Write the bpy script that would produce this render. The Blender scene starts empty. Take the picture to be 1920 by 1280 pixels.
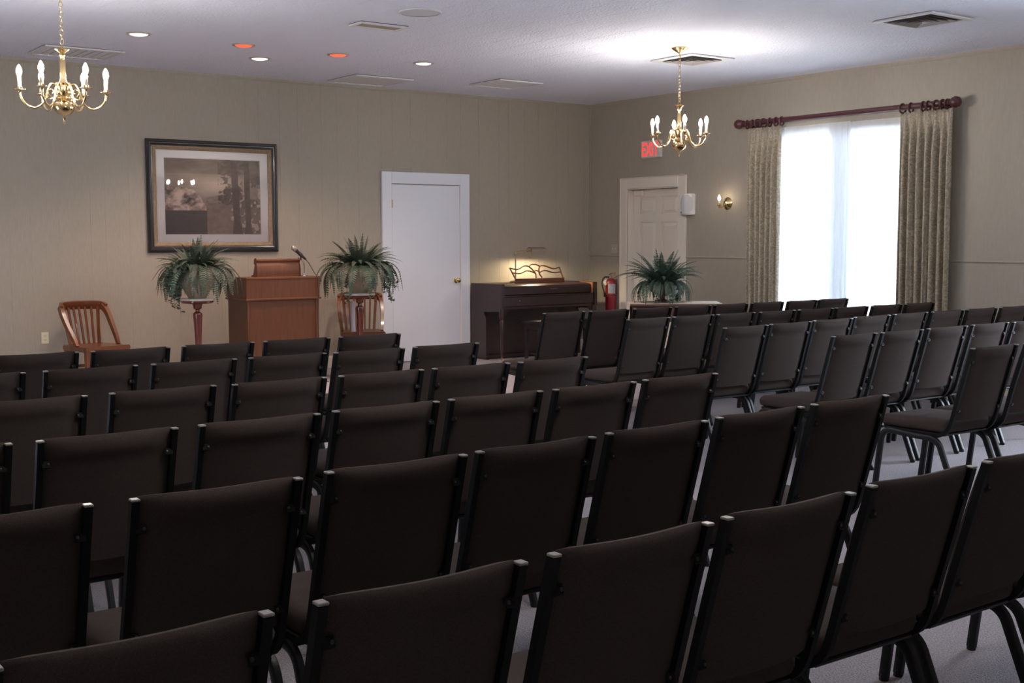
import bpy, bmesh, math, random
import numpy as np
from mathutils import Vector, Matrix, Euler
PI = math.pi
SC = bpy.context.scene
COL = SC.collection
R = math.radians

# ------------------------------------------------------------------ camera
F_PX, PITCH, ROLL, CAM_H, YAW = 2246.0, 0.0860, -0.00245, 1.48, 0.632539
def cam_dir(x, z):
    c, s = math.cos(ROLL), math.sin(ROLL); x, z = c*x - s*z, s*x + c*z
    return x, z
def to_world(x, y, z):
    c, s = math.cos(PITCH), math.sin(PITCH); y, z = y*c + z*s, -y*s + z*c
    c, s = math.cos(YAW), math.sin(YAW)
    return Vector((c*x + s*y, -s*x + c*y, z))
rx, rz = cam_dir(1, 0); ux, uz = cam_dir(0, 1)
right, up, fwd = to_world(rx, 0, rz), to_world(ux, 0, uz), to_world(0, 1, 0)
cam = bpy.data.cameras.new('camera'); cam.sensor_width = 36; cam.lens = 36*F_PX/1920; cam.clip_start = 0.05
cam_o = bpy.data.objects.new('camera', cam); COL.objects.link(cam_o)
M = Matrix((right, up, -fwd)).transposed().to_4x4(); M.translation = Vector((0, 0, CAM_H))
cam_o.matrix_world = M
SC.camera = cam_o

# ------------------------------------------------------------------ light and exposure
SKY_COLOR, SKY_STRENGTH = (0.72, 0.85, 1.0), 25.0
BULB_STRENGTH = 540.0
WARM = (1.0, 0.92, 0.82)
CAN_POWER, CAN_WHITE, CAN_RED = 92.0, (1.0, 0.84, 0.66), (1.0, 0.16, 0.07)
SC.view_settings.view_transform = 'Standard'
SC.view_settings.look = 'None'
SC.view_settings.exposure = 0.25
SC.view_settings.gamma = 1.0
SC.view_settings.use_curve_mapping = False
w = bpy.data.worlds.new('sky'); SC.world = w; w.use_nodes = True
bg = w.node_tree.nodes['Background']; bg.inputs[0].default_value = (*SKY_COLOR, 1); bg.inputs[1].default_value = SKY_STRENGTH
SC.cycles.use_denoising = True
SC.cycles.max_bounces = 10
SC.cycles.diffuse_bounces = 6
SC.cycles.sample_clamp_indirect = 6.0
def portal(name, loc, rot, sx, sy):
    l = bpy.data.lights.new(name, 'AREA'); l.shape = 'RECTANGLE'; l.size = sx; l.size_y = sy
    l.cycles.is_portal = True
    o = bpy.data.objects.new(name, l); COL.objects.link(o); o.location = loc; o.rotation_euler = rot
XR, YB, ZC = 10.306, 12.3, 3.225           # right wall, back wall, ceiling
XL, YF = -0.7, -3.6                          # left wall, wall behind the camera
WINDOWS = [(7.36, 9.06), (3.1, 4.5)]
WZ0, WZ1 = 0.12, 2.60
LEFT_WINDOWS = [(7.6, 8.8)]
for a, b in LEFT_WINDOWS:
    portal('window_portal', (XL-0.22, (a+b)/2, (WZ0+WZ1)/2), (0, R(-90), 0), WZ1-WZ0, b-a)
for a, b in WINDOWS:
    portal('window_portal', (XR+0.22, (a+b)/2, (WZ0+WZ1)/2), (0, R(90), 0), WZ1-WZ0, b-a)

# ------------------------------------------------------------------ materials
MATS = {}
def mat(name, color, rough=0.6, metal=0.0, bump=None, spec=0.5, vary=None, coat=0.0, emit=None, strength=1.0, sheen=0.0):
    """plain surface with optional bump=(scale, strength, stretch) and vary=(color2, scale, stretch)"""
    m = bpy.data.materials.new(name); m.use_nodes = True; nt = m.node_tree; b = nt.nodes['Principled BSDF']
    b.inputs['Base Color'].default_value = (*color, 1); b.inputs['Roughness'].default_value = rough
    b.inputs['Metallic'].default_value = metal; b.inputs['Specular IOR Level'].default_value = spec
    b.inputs['Coat Weight'].default_value = coat; b.inputs['Coat Roughness'].default_value = 0.12
    b.inputs['Sheen Weight'].default_value = sheen
    if emit:
        b.inputs['Emission Color'].default_value = (*emit, 1); b.inputs['Emission Strength'].default_value = strength
    def coords(stretch):
        tc = nt.nodes.new('ShaderNodeTexCoord'); mp = nt.nodes.new('ShaderNodeMapping')
        nt.links.new(tc.outputs['Object'], mp.inputs[0]); mp.inputs['Scale'].default_value = stretch
        return mp.outputs[0]
    if vary:
        c2, sc, st = vary
        n = nt.nodes.new('ShaderNodeTexNoise'); n.inputs['Scale'].default_value = sc; n.inputs['Detail'].default_value = 5
        nt.links.new(coords(st), n.inputs['Vector'])
        rp = nt.nodes.new('ShaderNodeValToRGB'); rp.color_ramp.elements[0].position = 0.33; rp.color_ramp.elements[1].position = 0.67
        rp.color_ramp.elements[0].color = (*color, 1); rp.color_ramp.elements[1].color = (*c2, 1)
        nt.links.new(n.outputs['Fac'], rp.inputs[0]); nt.links.new(rp.outputs[0], b.inputs['Base Color'])
    if bump:
        sc, stg, st = bump
        n = nt.nodes.new('ShaderNodeTexNoise'); n.inputs['Scale'].default_value = sc; n.inputs['Detail'].default_value = 3
        nt.links.new(coords(st), n.inputs['Vector'])
        bp = nt.nodes.new('ShaderNodeBump'); bp.inputs['Strength'].default_value = stg; bp.inputs['Distance'].default_value = 0.01
        nt.links.new(n.outputs['Fac'], bp.inputs['Height']); nt.links.new(bp.outputs[0], b.inputs['Normal'])
    MATS[name] = m
    return m
I3 = (1, 1, 1)
mat('khaki_paint', (0.345, 0.305, 0.252), 0.55, vary=((0.37, 0.328, 0.272), 60, (1, 1, .15)), bump=(90, .12, (1, 1, .2)))
mat('ceiling_paint', (0.77, 0.79, 0.90), 0.85, bump=(48, 1.0, I3))
mat('white_paint', (0.76, 0.79, 0.88), 0.4)
mat('cream_paint', (0.72, 0.66, 0.58), 0.4)
mat('carpet', (0.29, 0.26, 0.275), 0.95, vary=((0.55, 0.505, 0.53), 150, I3), bump=(160, .8, I3), spec=.1)
mat('chair_fabric', (0.053, 0.041, 0.037), 0.95, vary=((0.078, 0.062, 0.056), 420, I3), bump=(900, .15, I3), spec=.08)
mat('black_metal', (0.010, 0.010, 0.012), 0.42, spec=.35)
mat('black_matte', (0.006, 0.006, 0.007), 0.6, spec=.2)
mat('cap_sheen_grey', (0.30, 0.28, 0.27), 0.3)  # grey lifted to imitate chandelier glow reflected off the cap tops
mat('bolt_steel', (0.035, 0.034, 0.034), 0.4)
mat('brass', (0.78, 0.58, 0.30), 0.16, metal=1)
mat('brushed_brass', (0.55, 0.42, 0.26), 0.3, metal=1)
mat('chrome', (0.7, 0.68, 0.65), 0.2, metal=1)
mat('candle_sleeve', (0.85, 0.8, 0.7), 0.5)
mat('bulb_glow', (1, .9, .8), 0.5, emit=WARM, strength=BULB_STRENGTH)
mat('sconce_glow', (1, .9, .8), 0.5, emit=(1, .80, .55), strength=45)
mat('lamp_glow', (1, .9, .8), 0.5, emit=(1, .80, .50), strength=1150)
mat('white_downlight', (1, 1, 1), 0.5, emit=(1, .90, .76), strength=1.25)
mat('red_downlight', (1, .2, .1), 0.5, emit=(1, .09, .03), strength=.95)
mat('exit_red', (.7, .03, .03), 0.5, emit=(1, .07, .06), strength=.75)
mat('exit_housing', (.62, .6, .58), 0.4)
WG = (14, 14, 1.2)
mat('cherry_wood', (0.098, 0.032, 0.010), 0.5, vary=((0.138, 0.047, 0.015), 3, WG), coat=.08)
mat('cherry_wood_shaded', (0.074, 0.024, 0.009), 0.45, vary=((0.10, 0.032, 0.012), 3, WG), coat=.08)  # same cherry toned down, shade of the lectern sides put into the colour
mat('chair_wood', (0.125, 0.036, 0.013), 0.32, vary=((0.175, 0.055, 0.019), 4, WG), coat=.3)
mat('mahogany', (0.115, 0.022, 0.016), 0.22, vary=((0.15, 0.034, 0.022), 5, WG), coat=.5)
mat('piano_wood', (0.021, 0.009, 0.008), 0.38, vary=((0.033, 0.013, 0.011), 3, (1.2, 14, 14)), coat=.25)
mat('bench_wood', (0.010, 0.006, 0.006), 0.5)
mat('piano_lamplit_wood', (0.30, 0.125, 0.050), 0.35)  # orange stands in for piano lamp light falling on the right cheek
mat('desk_wood', (0.13, 0.042, 0.024), 0.35)
mat('table_wood', (0.085, 0.040, 0.034), 0.35, vary=((0.115, 0.053, 0.043), 3, (1.2, 14, 14)), coat=.3)
mat('rod_wood', (0.075, 0.020, 0.026), 0.35, coat=.2)
mat('marble', (0.78, 0.75, 0.72), 0.25, vary=((0.62, 0.6, 0.58), 9, I3))
mat('table_cloth', (0.80, 0.72, 0.62), 0.9, vary=((0.66, 0.55, 0.44), 26, I3), bump=(120, .4, I3))
mat('pot_ceramic', (0.40, 0.34, 0.25), 0.55, vary=((0.30, 0.24, 0.17), 12, I3))
mat('pot_red', (0.10, 0.028, 0.024), 0.45)
mat('fern_green', (0.028, 0.062, 0.044), 0.55, vary=((0.060, 0.105, 0.074), 14, I3))
mat('fern_green_dull', (0.050, 0.066, 0.048), 0.6, vary=((0.082, 0.100, 0.072), 14, I3))
mat('ivy_green', (0.048, 0.085, 0.060), 0.5, vary=((0.105, 0.150, 0.115), 30, I3))
mat('frame_black', (0.016, 0.013, 0.016), 0.3, coat=.3)
mat('frame_gold', (0.20, 0.135, 0.078), 0.5, vary=((0.27, 0.185, 0.11), 30, I3))
mat('mat_board', (0.96, 0.94, 0.97), 0.8)
mat('mat_bevel', (0.86, 0.85, 0.85), 0.8)
mat('vent_white', (0.70, 0.70, 0.72), 0.45)
mat('vent_cavity_shade', (0.045, 0.042, 0.042), 0.7)  # painted shade for the open cavities of vents and diffusers
mat('vent_grey', (0.30, 0.28, 0.27), 0.4)
mat('vent_shadow', (0.42, 0.40, 0.42), 0.6)
mat('vent_tan', (0.34, 0.28, 0.22), 0.7)
mat('ceiling_trim', (0.42, 0.39, 0.37), 0.5)
mat('speaker_cloth', (0.62, 0.61, 0.64), 0.8, bump=(300, .5, I3))
mat('plastic_white', (0.80, 0.79, 0.77), 0.35)
mat('plastic_ivory', (0.70, 0.62, 0.46), 0.35)
mat('plastic_beige', (0.43, 0.37, 0.29), 0.4)
mat('plastic_grey', (0.25, 0.24, 0.24), 0.5)
mat('slot_dark', (0.03, 0.03, 0.03), 0.6)
mat('extinguisher_red', (0.27, 0.012, 0.018), 0.28, coat=.4)
mat('label_paper', (0.55, 0.56, 0.60), 0.6, vary=((0.30, 0.32, 0.38), 60, (1, 1, 3)))
mat('tag_paper', (0.75, 0.66, 0.58), 0.7)
mat('mic_body', (0.035, 0.030, 0.032), 0.35)
mat('mic_grille', (0.40, 0.38, 0.36), 0.35, metal=.8)
mat('cable_black', (0.02, 0.018, 0.02), 0.5)
mat('paper_white', (0.62, 0.62, 0.72), 0.7)
mat('black_key', (0.01, 0.01, 0.01), 0.3)

def glassy(name, gloss_fac=.06):
    m = bpy.data.materials.new(name); m.use_nodes = True; nt = m.node_tree; nt.nodes.clear()
    out = nt.nodes.new('ShaderNodeOutputMaterial'); mx = nt.nodes.new('ShaderNodeMixShader')
    tr = nt.nodes.new('ShaderNodeBsdfTransparent'); gl = nt.nodes.new('ShaderNodeBsdfGlossy'); gl.inputs['Roughness'].default_value = .01
    fr = nt.nodes.new('ShaderNodeFresnel'); fr.inputs['IOR'].default_value = 1.5
    nt.links.new(fr.outputs[0], mx.inputs[0]); nt.links.new(tr.outputs[0], mx.inputs[1]); nt.links.new(gl.outputs[0], mx.inputs[2]); nt.links.new(mx.outputs[0], out.inputs[0])
    MATS[name] = m
glassy('clear_glass')
def sheer(name, cover, diffuse, tint):
    m = bpy.data.materials.new(name); m.use_nodes = True; nt = m.node_tree; nt.nodes.clear()
    out = nt.nodes.new('ShaderNodeOutputMaterial'); mx = nt.nodes.new('ShaderNodeMixShader'); mx2 = nt.nodes.new('ShaderNodeMixShader')
    tr = nt.nodes.new('ShaderNodeBsdfTransparent'); tr.inputs[0].default_value = (.95, .97, 1, 1)
    tl = nt.nodes.new('ShaderNodeBsdfTranslucent'); tl.inputs[0].default_value = (*tint, 1)
    df = nt.nodes.new('ShaderNodeBsdfDiffuse'); df.inputs[0].default_value = (.82, .82, .82, 1)
    mx.inputs[0].default_value = diffuse; nt.links.new(tl.outputs[0], mx.inputs[1]); nt.links.new(df.outputs[0], mx.inputs[2])
    mx2.inputs[0].default_value = cover; nt.links.new(tr.outputs[0], mx2.inputs[1]); nt.links.new(mx.outputs[0], mx2.inputs[2])
    nt.links.new(mx2.outputs[0], out.inputs[0]); MATS[name] = m
sheer('sheer_fabric', .975, .72, (.74, .78, .82))
sheer('frosted_glass', .98, .40, (.80, .84, .88))
def damask(name):
    m = mat(name, (0.30, 0.245, 0.165), 0.6, spec=.3); nt = m.node_tree; b = nt.nodes['Principled BSDF']
    uv = nt.nodes.new('ShaderNodeAttribute'); uv.attribute_name = 'cloth'
    nz = nt.nodes.new('ShaderNodeTexNoise'); nz.inputs['Scale'].default_value = 6.5; nz.inputs['Detail'].default_value = 1; nz.inputs['Distortion'].default_value = 2.2
    nt.links.new(uv.outputs['Vector'], nz.inputs['Vector'])
    wv = nt.nodes.new('ShaderNodeMath'); wv.operation = 'MULTIPLY'; wv.inputs[1].default_value = 42
    nt.links.new(nz.outputs['Fac'], wv.inputs[0])
    sn = nt.nodes.new('ShaderNodeMath'); sn.operation = 'SINE'; nt.links.new(wv.outputs[0], sn.inputs[0])
    n2 = nt.nodes.new('ShaderNodeTexNoise'); n2.inputs['Scale'].default_value = 4.5; nt.links.new(uv.outputs['Vector'], n2.inputs['Vector'])
    ad = nt.nodes.new('ShaderNodeMath'); ad.operation = 'MULTIPLY_ADD'; ad.inputs[1].default_value = 2.2; nt.links.new(n2.outputs['Fac'], ad.inputs[0]); nt.links.new(sn.outputs[0], ad.inputs[2])
    rp = nt.nodes.new('ShaderNodeValToRGB'); e = rp.color_ramp.elements
    e[0].position = .55; e[0].color = (0.30, 0.265, 0.21, 1); e[1].position = 1.0; e[1].color = (0.45, 0.385, 0.295, 1)
    md = nt.nodes.new('ShaderNodeMath'); md.operation = 'MULTIPLY'; md.inputs[1].default_value = .6
    nt.links.new(ad.outputs[0], md.inputs[0]); nt.links.new(md.outputs[0], rp.inputs[0]); nt.links.new(rp.outputs[0], b.inputs['Base Color'])
damask('damask')
def painted(name):
    m = mat(name, (.2, .15, .12), 0.5); nt = m.node_tree
    a = nt.nodes.new('ShaderNodeAttribute'); a.attribute_name = 'print'; nt.links.new(a.outputs['Color'], nt.nodes['Principled BSDF'].inputs['Base Color'])
painted('art_print')

# ------------------------------------------------------------------ mesh helpers
def box(bm, x0, x1, y0, y1, z0, z1, bevel=0, seg=1, mtx=None):
    vs = [bm.verts.new((x, y, z)) for x in (x0, x1) for y in (y0, y1) for z in (z0, z1)]
    fs = [bm.faces.new([vs[i] for i in f]) for f in ((0, 1, 3, 2), (4, 6, 7, 5), (0, 4, 5, 1), (2, 3, 7, 6), (0, 2, 6, 4), (1, 5, 7, 3))]
    if bevel:
        r = bmesh.ops.bevel(bm, geom=list({e for f in fs for e in f.edges}), offset=bevel, segments=seg, profile=.5, affect='EDGES')
        vs = list({v for f in r['faces'] for v in f.verts} | {v for v in vs if v.is_valid})
    if mtx: bmesh.ops.transform(bm, matrix=mtx, verts=vs)
    return vs
def prism(bm, poly, a0, a1, axis='x'):
    """extrude a 2-D polygon; axis x: poly=(y,z), y: (x,z), z: (x,y)"""
    def P(u, v, a): return {'x': (a, u, v), 'y': (u, a, v), 'z': (u, v, a)}[axis]
    A = [bm.verts.new(P(u, v, a0)) for u, v in poly]; B = [bm.verts.new(P(u, v, a1)) for u, v in poly]
    n = len(poly)
    bm.faces.new(A); bm.faces.new(B[::-1])
    for i in range(n): bm.faces.new((A[i], B[i], B[(i+1) % n], A[(i+1) % n]))
def lathe(bm, prof, n=20, c=(0, 0, 0), mtx=None, cap=True):
    rings = []
    new = []
    for r, z in prof:
        ring = [bm.verts.new((c[0]+r*math.cos(2*PI*i/n), c[1]+r*math.sin(2*PI*i/n), c[2]+z)) for i in range(n)]
        rings.append(ring); new += ring
    for a, b in zip(rings, rings[1:]):
        for i in range(n): bm.faces.new((a[i], a[(i+1) % n], b[(i+1) % n], b[i]))
    if cap:
        bm.faces.new(rings[0][::-1]); bm.faces.new(rings[-1])
    if mtx: bmesh.ops.transform(bm, matrix=mtx, verts=new)
    return new
def sweep(bm, pts, prof, side=None, cap=True, scale=None):
    """sweep a closed 2-D profile (u along side, v along normal) along pts"""
    pts = [Vector(p) for p in pts]; rings = []; prev = None
    for i, p in enumerate(pts):
        t = (pts[min(i+1, len(pts)-1)] - pts[max(i-1, 0)]).normalized()
        if side is not None: s = Vector(side); s = (s - t*s.dot(t)).normalized()
        elif prev is None:
            a = Vector((0, 0, 1)) if abs(t.z) < .9 else Vector((1, 0, 0)); s = t.cross(a).normalized()
        else: s = (prev - t*prev.dot(t)).normalized()
        prev = s; nrm = t.cross(s); k = scale[i] if scale else 1
        mit = 1.0
        if 0 < i < len(pts)-1:
            d1 = (p-pts[i-1]).normalized(); d2 = (pts[i+1]-p).normalized(); mit = 1/max(.6, math.cos(d1.angle(d2)/2))
        rings.append([bm.verts.new(p + s*u*k + nrm*v*k*(mit if side is not None else 1)) for u, v in prof])
    n = len(prof)
    for a, b in zip(rings, rings[1:]):
        for i in range(n): bm.faces.new((a[i], a[(i+1) % n], b[(i+1) % n], b[i]))
    if cap: bm.faces.new(rings[0][::-1]); bm.faces.new(rings[-1])
def circ(r, n=8): return [(r*math.cos(2*PI*i/n), r*math.sin(2*PI*i/n)) for i in range(n)]
def rect(a, b): return [(-a/2, -b/2), (a/2, -b/2), (a/2, b/2), (-a/2, b/2)]
def arc(p0, p1, p2, n=6):
    p0, p1, p2 = map(Vector, (p0, p1, p2))
    return [(1-t)**2*p0 + 2*t*(1-t)*p1 + t*t*p2 for t in [i/n for i in range(n+1)]]
def smoothpath(pts, n=6):
    """Catmull-Rom through pts"""
    P = [Vector(p) for p in pts]; P = [2*P[0]-P[1]] + P + [2*P[-1]-P[-2]]; out = []
    for i in range(1, len(P)-2):
        for k in range(n):
            t = k/n; a, b, c, d = P[i-1], P[i], P[i+1], P[i+2]
            out.append(.5*((2*b) + (c-a)*t + (2*a-5*b+4*c-d)*t*t + (3*b-a-3*c+d)*t**3))
    out.append(P[-2]); return out
def torus(bm, r, t, n=14, k=6, mtx=None, sy=1):
    vs = [[bm.verts.new(((r+t*math.cos(2*PI*j/k))*math.cos(2*PI*i/n), (r+t*math.cos(2*PI*j/k))*math.sin(2*PI*i/n)*sy, t*math.sin(2*PI*j/k))) for j in range(k)] for i in range(n)]
    for i in range(n):
        for j in range(k): bm.faces.new((vs[i][j], vs[(i+1) % n][j], vs[(i+1) % n][(j+1) % k], vs[i][(j+1) % k]))
    if mtx: bmesh.ops.transform(bm, matrix=mtx, verts=[v for r_ in vs for v in r_])

def BM(): return bmesh.new()
def obj(name, bm, m, parent=None, smooth=False, loc=None, rot=None):
    bmesh.ops.recalc_face_normals(bm, faces=bm.faces)
    me = bpy.data.meshes.new(name); bm.to_mesh(me); bm.free()
    if smooth:
        me.polygons.foreach_set('use_smooth', [True]*len(me.polygons))
        try: me.set_sharp_from_angle(angle=R(42))
        except Exception: pass
    me.materials.append(MATS[m])
    return link(name, me, parent, loc, rot)
def link(name, me, parent=None, loc=None, rot=None):
    o = bpy.data.objects.new(name, me); COL.objects.link(o)
    if parent is not None: o.parent = parent
    if loc is not None: o.location = loc
    if rot is not None: o.rotation_euler = rot
    return o
def tag(o, label, cat, group=None):
    o['label'] = label; o['category'] = cat
    if group: o['group'] = group
    return o
def thing(name, label, cat, loc=(0, 0, 0), rotz=0, group=None):
    o = bpy.data.objects.new(name, None); COL.objects.link(o); o.location = loc; o.rotation_euler = (0, 0, rotz); o.empty_display_size = .1
    return tag(o, label, cat, group)
def struct(name, bm, m, parent=None):
    o = obj(name, bm, m, parent)
    if parent is None: o['kind'] = 'structure'
    return o
def dup(root, loc, rotz, label, kids):
    r = root.copy(); COL.objects.link(r); r.location = loc; r.rotation_euler = (0, 0, rotz); r['label'] = label
    for ch, gs in kids:
        c = ch.copy(); COL.objects.link(c); c.parent = r
        for g in gs:
            d = g.copy(); COL.objects.link(d); d.parent = c
    return r
def family(root):
    return [(c, list(c.children)) for c in root.children]

# ------------------------------------------------------------------ room shell
def holed(u0, u1, z0, z1, holes):
    us = sorted({u0, u1, *[h[0] for h in holes], *[h[1] for h in holes]}); zs = sorted({z0, z1, *[h[2] for h in holes], *[h[3] for h in holes]})
    for a, b in zip(us, us[1:]):
        for c, d in zip(zs, zs[1:]):
            m_, n_ = (a+b)/2, (c+d)/2
            if not any(h[0] < m_ < h[1] and h[2] < n_ < h[3] for h in holes): yield a, b, c, d
bm = BM(); box(bm, XL-.2, XR+.2, YF-.2, YB+.2, -.12, 0); struct('floor', bm, 'carpet')
bm = BM(); box(bm, XL-.2, XR+.2, YF-.2, YB+.2, ZC+.003, ZC+.15); ceiling = struct('ceiling', bm, 'ceiling_paint')
tile_mesh = None
x = XL
while x < XR-.01:                                     # acoustic strips running towards the back wall
    x1 = min(x+.305, XR)
    bm = BM(); box(bm, x+.0012, x1-.0012, YF, YB, ZC, ZC+.004); struct('panel', bm, 'ceiling_paint', ceiling); x = x1
bm = BM(); box(bm, XL-.2, XR+.2, YB+.0018, YB+.18, 0, ZC+.1); wall_back = struct('wall_back', bm, 'khaki_paint')
random.seed(5)
x = XL; pat = [.29, .20, .27, .31, .15, .25, .22]; k = 0
while x < XR-.01:                                     # grooved wall boards, each its own board
    x1 = min(x+pat[k % 7], XR); k += 1
    if XR-x1 < .08: x1 = XR
    bm = BM(); box(bm, x+.0009, x1-.0009, YB, YB+.0025, 0, ZC); struct('panel', bm, 'khaki_paint', wall_back); x = x1
DOOR = (10.62, 11.552, 0, 2.104)
bm = BM()
for a, b, c, d in holed(YF-.2, YB+.02, 0, ZC+.1, [DOOR] + [(p, q, WZ0, WZ1) for p, q in WINDOWS]): box(bm, XR, XR+.2, a, b, c, d)
struct('wall_right', bm, 'khaki_paint')
bm = BM()
for a, b, c, d in holed(YF-.2, YB+.02, 0, ZC+.1, [(p, q, WZ0, WZ1) for p, q in LEFT_WINDOWS]): box(bm, XL-.2, XL, a, b, c, d)
struct('wall_left', bm, 'khaki_paint')
bm = BM(); box(bm, XL, XR, YF-.2, YF, 0, ZC+.1); struct('wall_front', bm, 'khaki_paint')
bm = BM()
for a, b in ((XL, 7.112), (8.347, XR)): prism(bm, [(YB, 0), (YB-.016, 0), (YB-.016, .12), (YB-.009, .137), (YB, .137)], a, b, 'x')
struct('baseboard_back', bm, 'cream_paint')
bm = BM()
for a, b in ((YF, 10.487), (11.666, YB-.017)): prism(bm, [(XR, 0), (XR-.016, 0), (XR-.016, .12), (XR-.009, .137), (XR, .137)], a, b, 'y')
struct('baseboard_right', bm, 'cream_paint')
bm = BM(); prism(bm, [(YB, ZC), (YB-.022, ZC), (YB-.016, ZC-.02), (YB-.008, ZC-.036), (YB, ZC-.036)], XL, XR, 'x'); struct('trim_1', bm, 'khaki_paint')
bm = BM(); prism(bm, [(XR, ZC), (XR-.022, ZC), (XR-.016, ZC-.02), (XR-.008, ZC-.036), (XR, ZC-.036)], YF, YB-.023, 'y'); struct('trim_2', bm, 'khaki_paint')
bm = BM()
for a, b in ((YF, WINDOWS[1][0]-.06), (WINDOWS[1][1]+.06, WINDOWS[0][0]-.06), (WINDOWS[0][1]+.06, 10.487), (11.666, YB)):
    prism(bm, [(XR, 1.235), (XR-.008, 1.237), (XR-.014, 1.246), (XR-.008, 1.256), (XR, 1.258)], a, b, 'y')
struct('trim_3', bm, 'khaki_paint')
bm = BM(); box(bm, XR-.016, XR-.002, YB-.016, YB-.001, .137, ZC-.036); struct('trim_4', bm, 'khaki_paint')

# ------------------------------------------------------------------ windows
def window(n, side, a, b, pane):
    X, g = (XR, 1) if side > 0 else (XL, -1)
    def bx(bm_, x0, x1, *r): box(bm_, min(X+g*x0, X+g*x1), max(X+g*x0, X+g*x1), *r)
    bm = BM(); f = .040
    for y0, y1, z0, z1 in ((a, a+f, WZ0, WZ1), (b-f, b, WZ0, WZ1), (a+f, b-f, WZ0, WZ0+f), (a+f, b-f, WZ1-f, WZ1)): bx(bm, .06, .14, y0, y1, z0, z1, .006)
    wf = obj('window_%d' % n, bm, 'white_paint'); wf['kind'] = 'structure'
    m_ = (a+b)/2
    bm = BM(); bx(bm, .08, .12, m_-.03, m_+.03, WZ0+f, WZ1-f, .004); obj('mullion', bm, 'white_paint', wf)
    for y0, y1 in ((a+f, m_-.03), (m_+.03, b-f)):
        bm = BM(); bx(bm, .098, .102, y0, y1, WZ0+f, WZ1-f); obj('pane', bm, pane, wf)
    bm = BM(); bx(bm, -.03, .06, a-.03, b+.03, WZ0-.03, WZ0-.001, .005); obj('sill', bm, 'white_paint', wf)
for i, (a, b) in enumerate(WINDOWS): window(i+1, 1, a, b, 'clear_glass')
for i, (a, b) in enumerate(LEFT_WINDOWS): window(i+3, -1, a, b, 'frosted_glass')

# ------------------------------------------------------------------ doors
# flat slab door in the back wall
bm = BM(); Y0 = YB-.006
box(bm, 7.247, 8.206, Y0-.02, YB-.001, .012, 2.115, .003)
d1 = obj('door_1', bm, 'white_paint'); d1['kind'] = 'structure'
bm = BM()
for a, b, c, d in ((7.112, 7.240, 0, 2.262), (8.213, 8.347, 0, 2.262), (7.240, 8.213, 2.124, 2.262)):
    box(bm, a, b, YB-.042, YB-.001, c, d, .005)
obj('casing', bm, 'white_paint', d1)
bm = BM()
box(bm, 7.240, 7.2455, YB-.028, YB-.002, 0, 2.124); box(bm, 8.2075, 8.213, YB-.028, YB-.002, 0, 2.124)
obj('stop', bm, 'cream_paint', d1)
mt = Matrix.Translation((8.148, Y0-.02, .968)) @ Matrix.Rotation(R(90), 4, 'X')
bm = BM(); lathe(bm, [(.034, 0), (.034, .006), (.015, .01), (.013, .03), (.024, .038), (.031, .052), (.028, .066), (.012, .073)], 16, mtx=mt); obj('knob', bm, 'brass', d1, True)
for z in (1.887, .30):
    bm = BM(); lathe(bm, [(.008, -.05), (.008, .05)], 8, (7.243, Y0-.026, z)); box(bm, 7.236, 7.262, Y0-.0235, Y0-.02, z-.045, z+.045); obj('hinge', bm, 'brushed_brass', d1)
# six-panel door in the right wall
XD = XR+.10
ya, yb = DOOR[0]+.012, DOOR[1]-.012
rails = [(.012, .22), (.84, .97), (1.68, 1.775), (2.0, 2.085)]
stiles = [(ya, ya+.115), ((ya+yb)/2-.055, (ya+yb)/2+.055), (yb-.115, yb)]
bm = BM(); box(bm, XD+.020, XD+.045, ya, yb, .004, 2.0915)
for s0, s1 in stiles: box(bm, XD, XD+.0205, s0, s1, .004, 2.0915)
for z0, z1 in rails:
    for (s0, s1), (t0, t1) in zip(stiles, stiles[1:]): box(bm, XD, XD+.0205, s1, t0, z0, z1)
d2 = obj('door_2', bm, 'cream_paint'); d2['kind'] = 'structure'
for (z0, z1) in ((.22, .84), (.97, 1.68), (1.775, 2.0)):
    for (s0, s1), (t0, t1) in zip(stiles, stiles[1:]):
        bm = BM(); e = .016; g = .05
        o_ = [(s1+e, z0+e), (t0-e, z0+e), (t0-e, z1-e), (s1+e, z1-e)]; i_ = [(s1+g, z0+g), (t0-g, z0+g), (t0-g, z1-g), (s1+g, z1-g)]
        A = [bm.verts.new((XD+.0198, y, z)) for y, z in o_]; B = [bm.verts.new((XD+.004, y, z)) for y, z in i_]
        bm.faces.new(B)
        for q in range(4): bm.faces.new((A[q], A[(q+1) % 4], B[(q+1) % 4], B[q]))
        obj('panel', bm, 'cream_paint', d2)
bm = BM()
for a, b, c, d in ((10.487, 10.622, 0, 2.232), (11.550, 11.666, 0, 2.232), (10.622, 11.550, 2.102, 2.232)):
    box(bm, XR-.024, XR-.0005, a, b, c, d, .006)
for a, b, c, d in ((10.480, 10.494, 0, 2.239), (11.659, 11.673, 0, 2.239), (10.494, 11.659, 2.225, 2.239)): box(bm, XR-.034, XR-.0005, a, b, c, d, .004)
obj('casing', bm, 'cream_paint', d2)
bm = BM()
box(bm, XR, XD+.05, 10.6205, 10.631, 0, 2.1035); box(bm, XR, XD+.05, 11.541, 11.5515, 0, 2.1035); box(bm, XR, XD+.05, 10.631, 11.541, 2.093, 2.1035); box(bm, XD+.055, XD+.09, 10.6205, 11.5515, .001, 2.1035)  # last slab is added unseen behind the leaf to block sky light
obj('jamb_light_block', bm, 'cream_paint', d2)
bm = BM(); box(bm, XD-.05, XD-.001, 11.34, 11.50, 2.01, 2.075, .008); obj('door_closer', bm, 'cream_paint', d2)
bm = BM(); lathe(bm, [(.03, 0), (.03, .008), (.012, .012), (.012, .03), (.027, .045), (.02, .062)], 12, mtx=Matrix.Translation((XD, ya+.06, .97)) @ Matrix.Rotation(R(-90), 4, 'Y')); obj('knob', bm, 'brass', d2, True)

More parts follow.
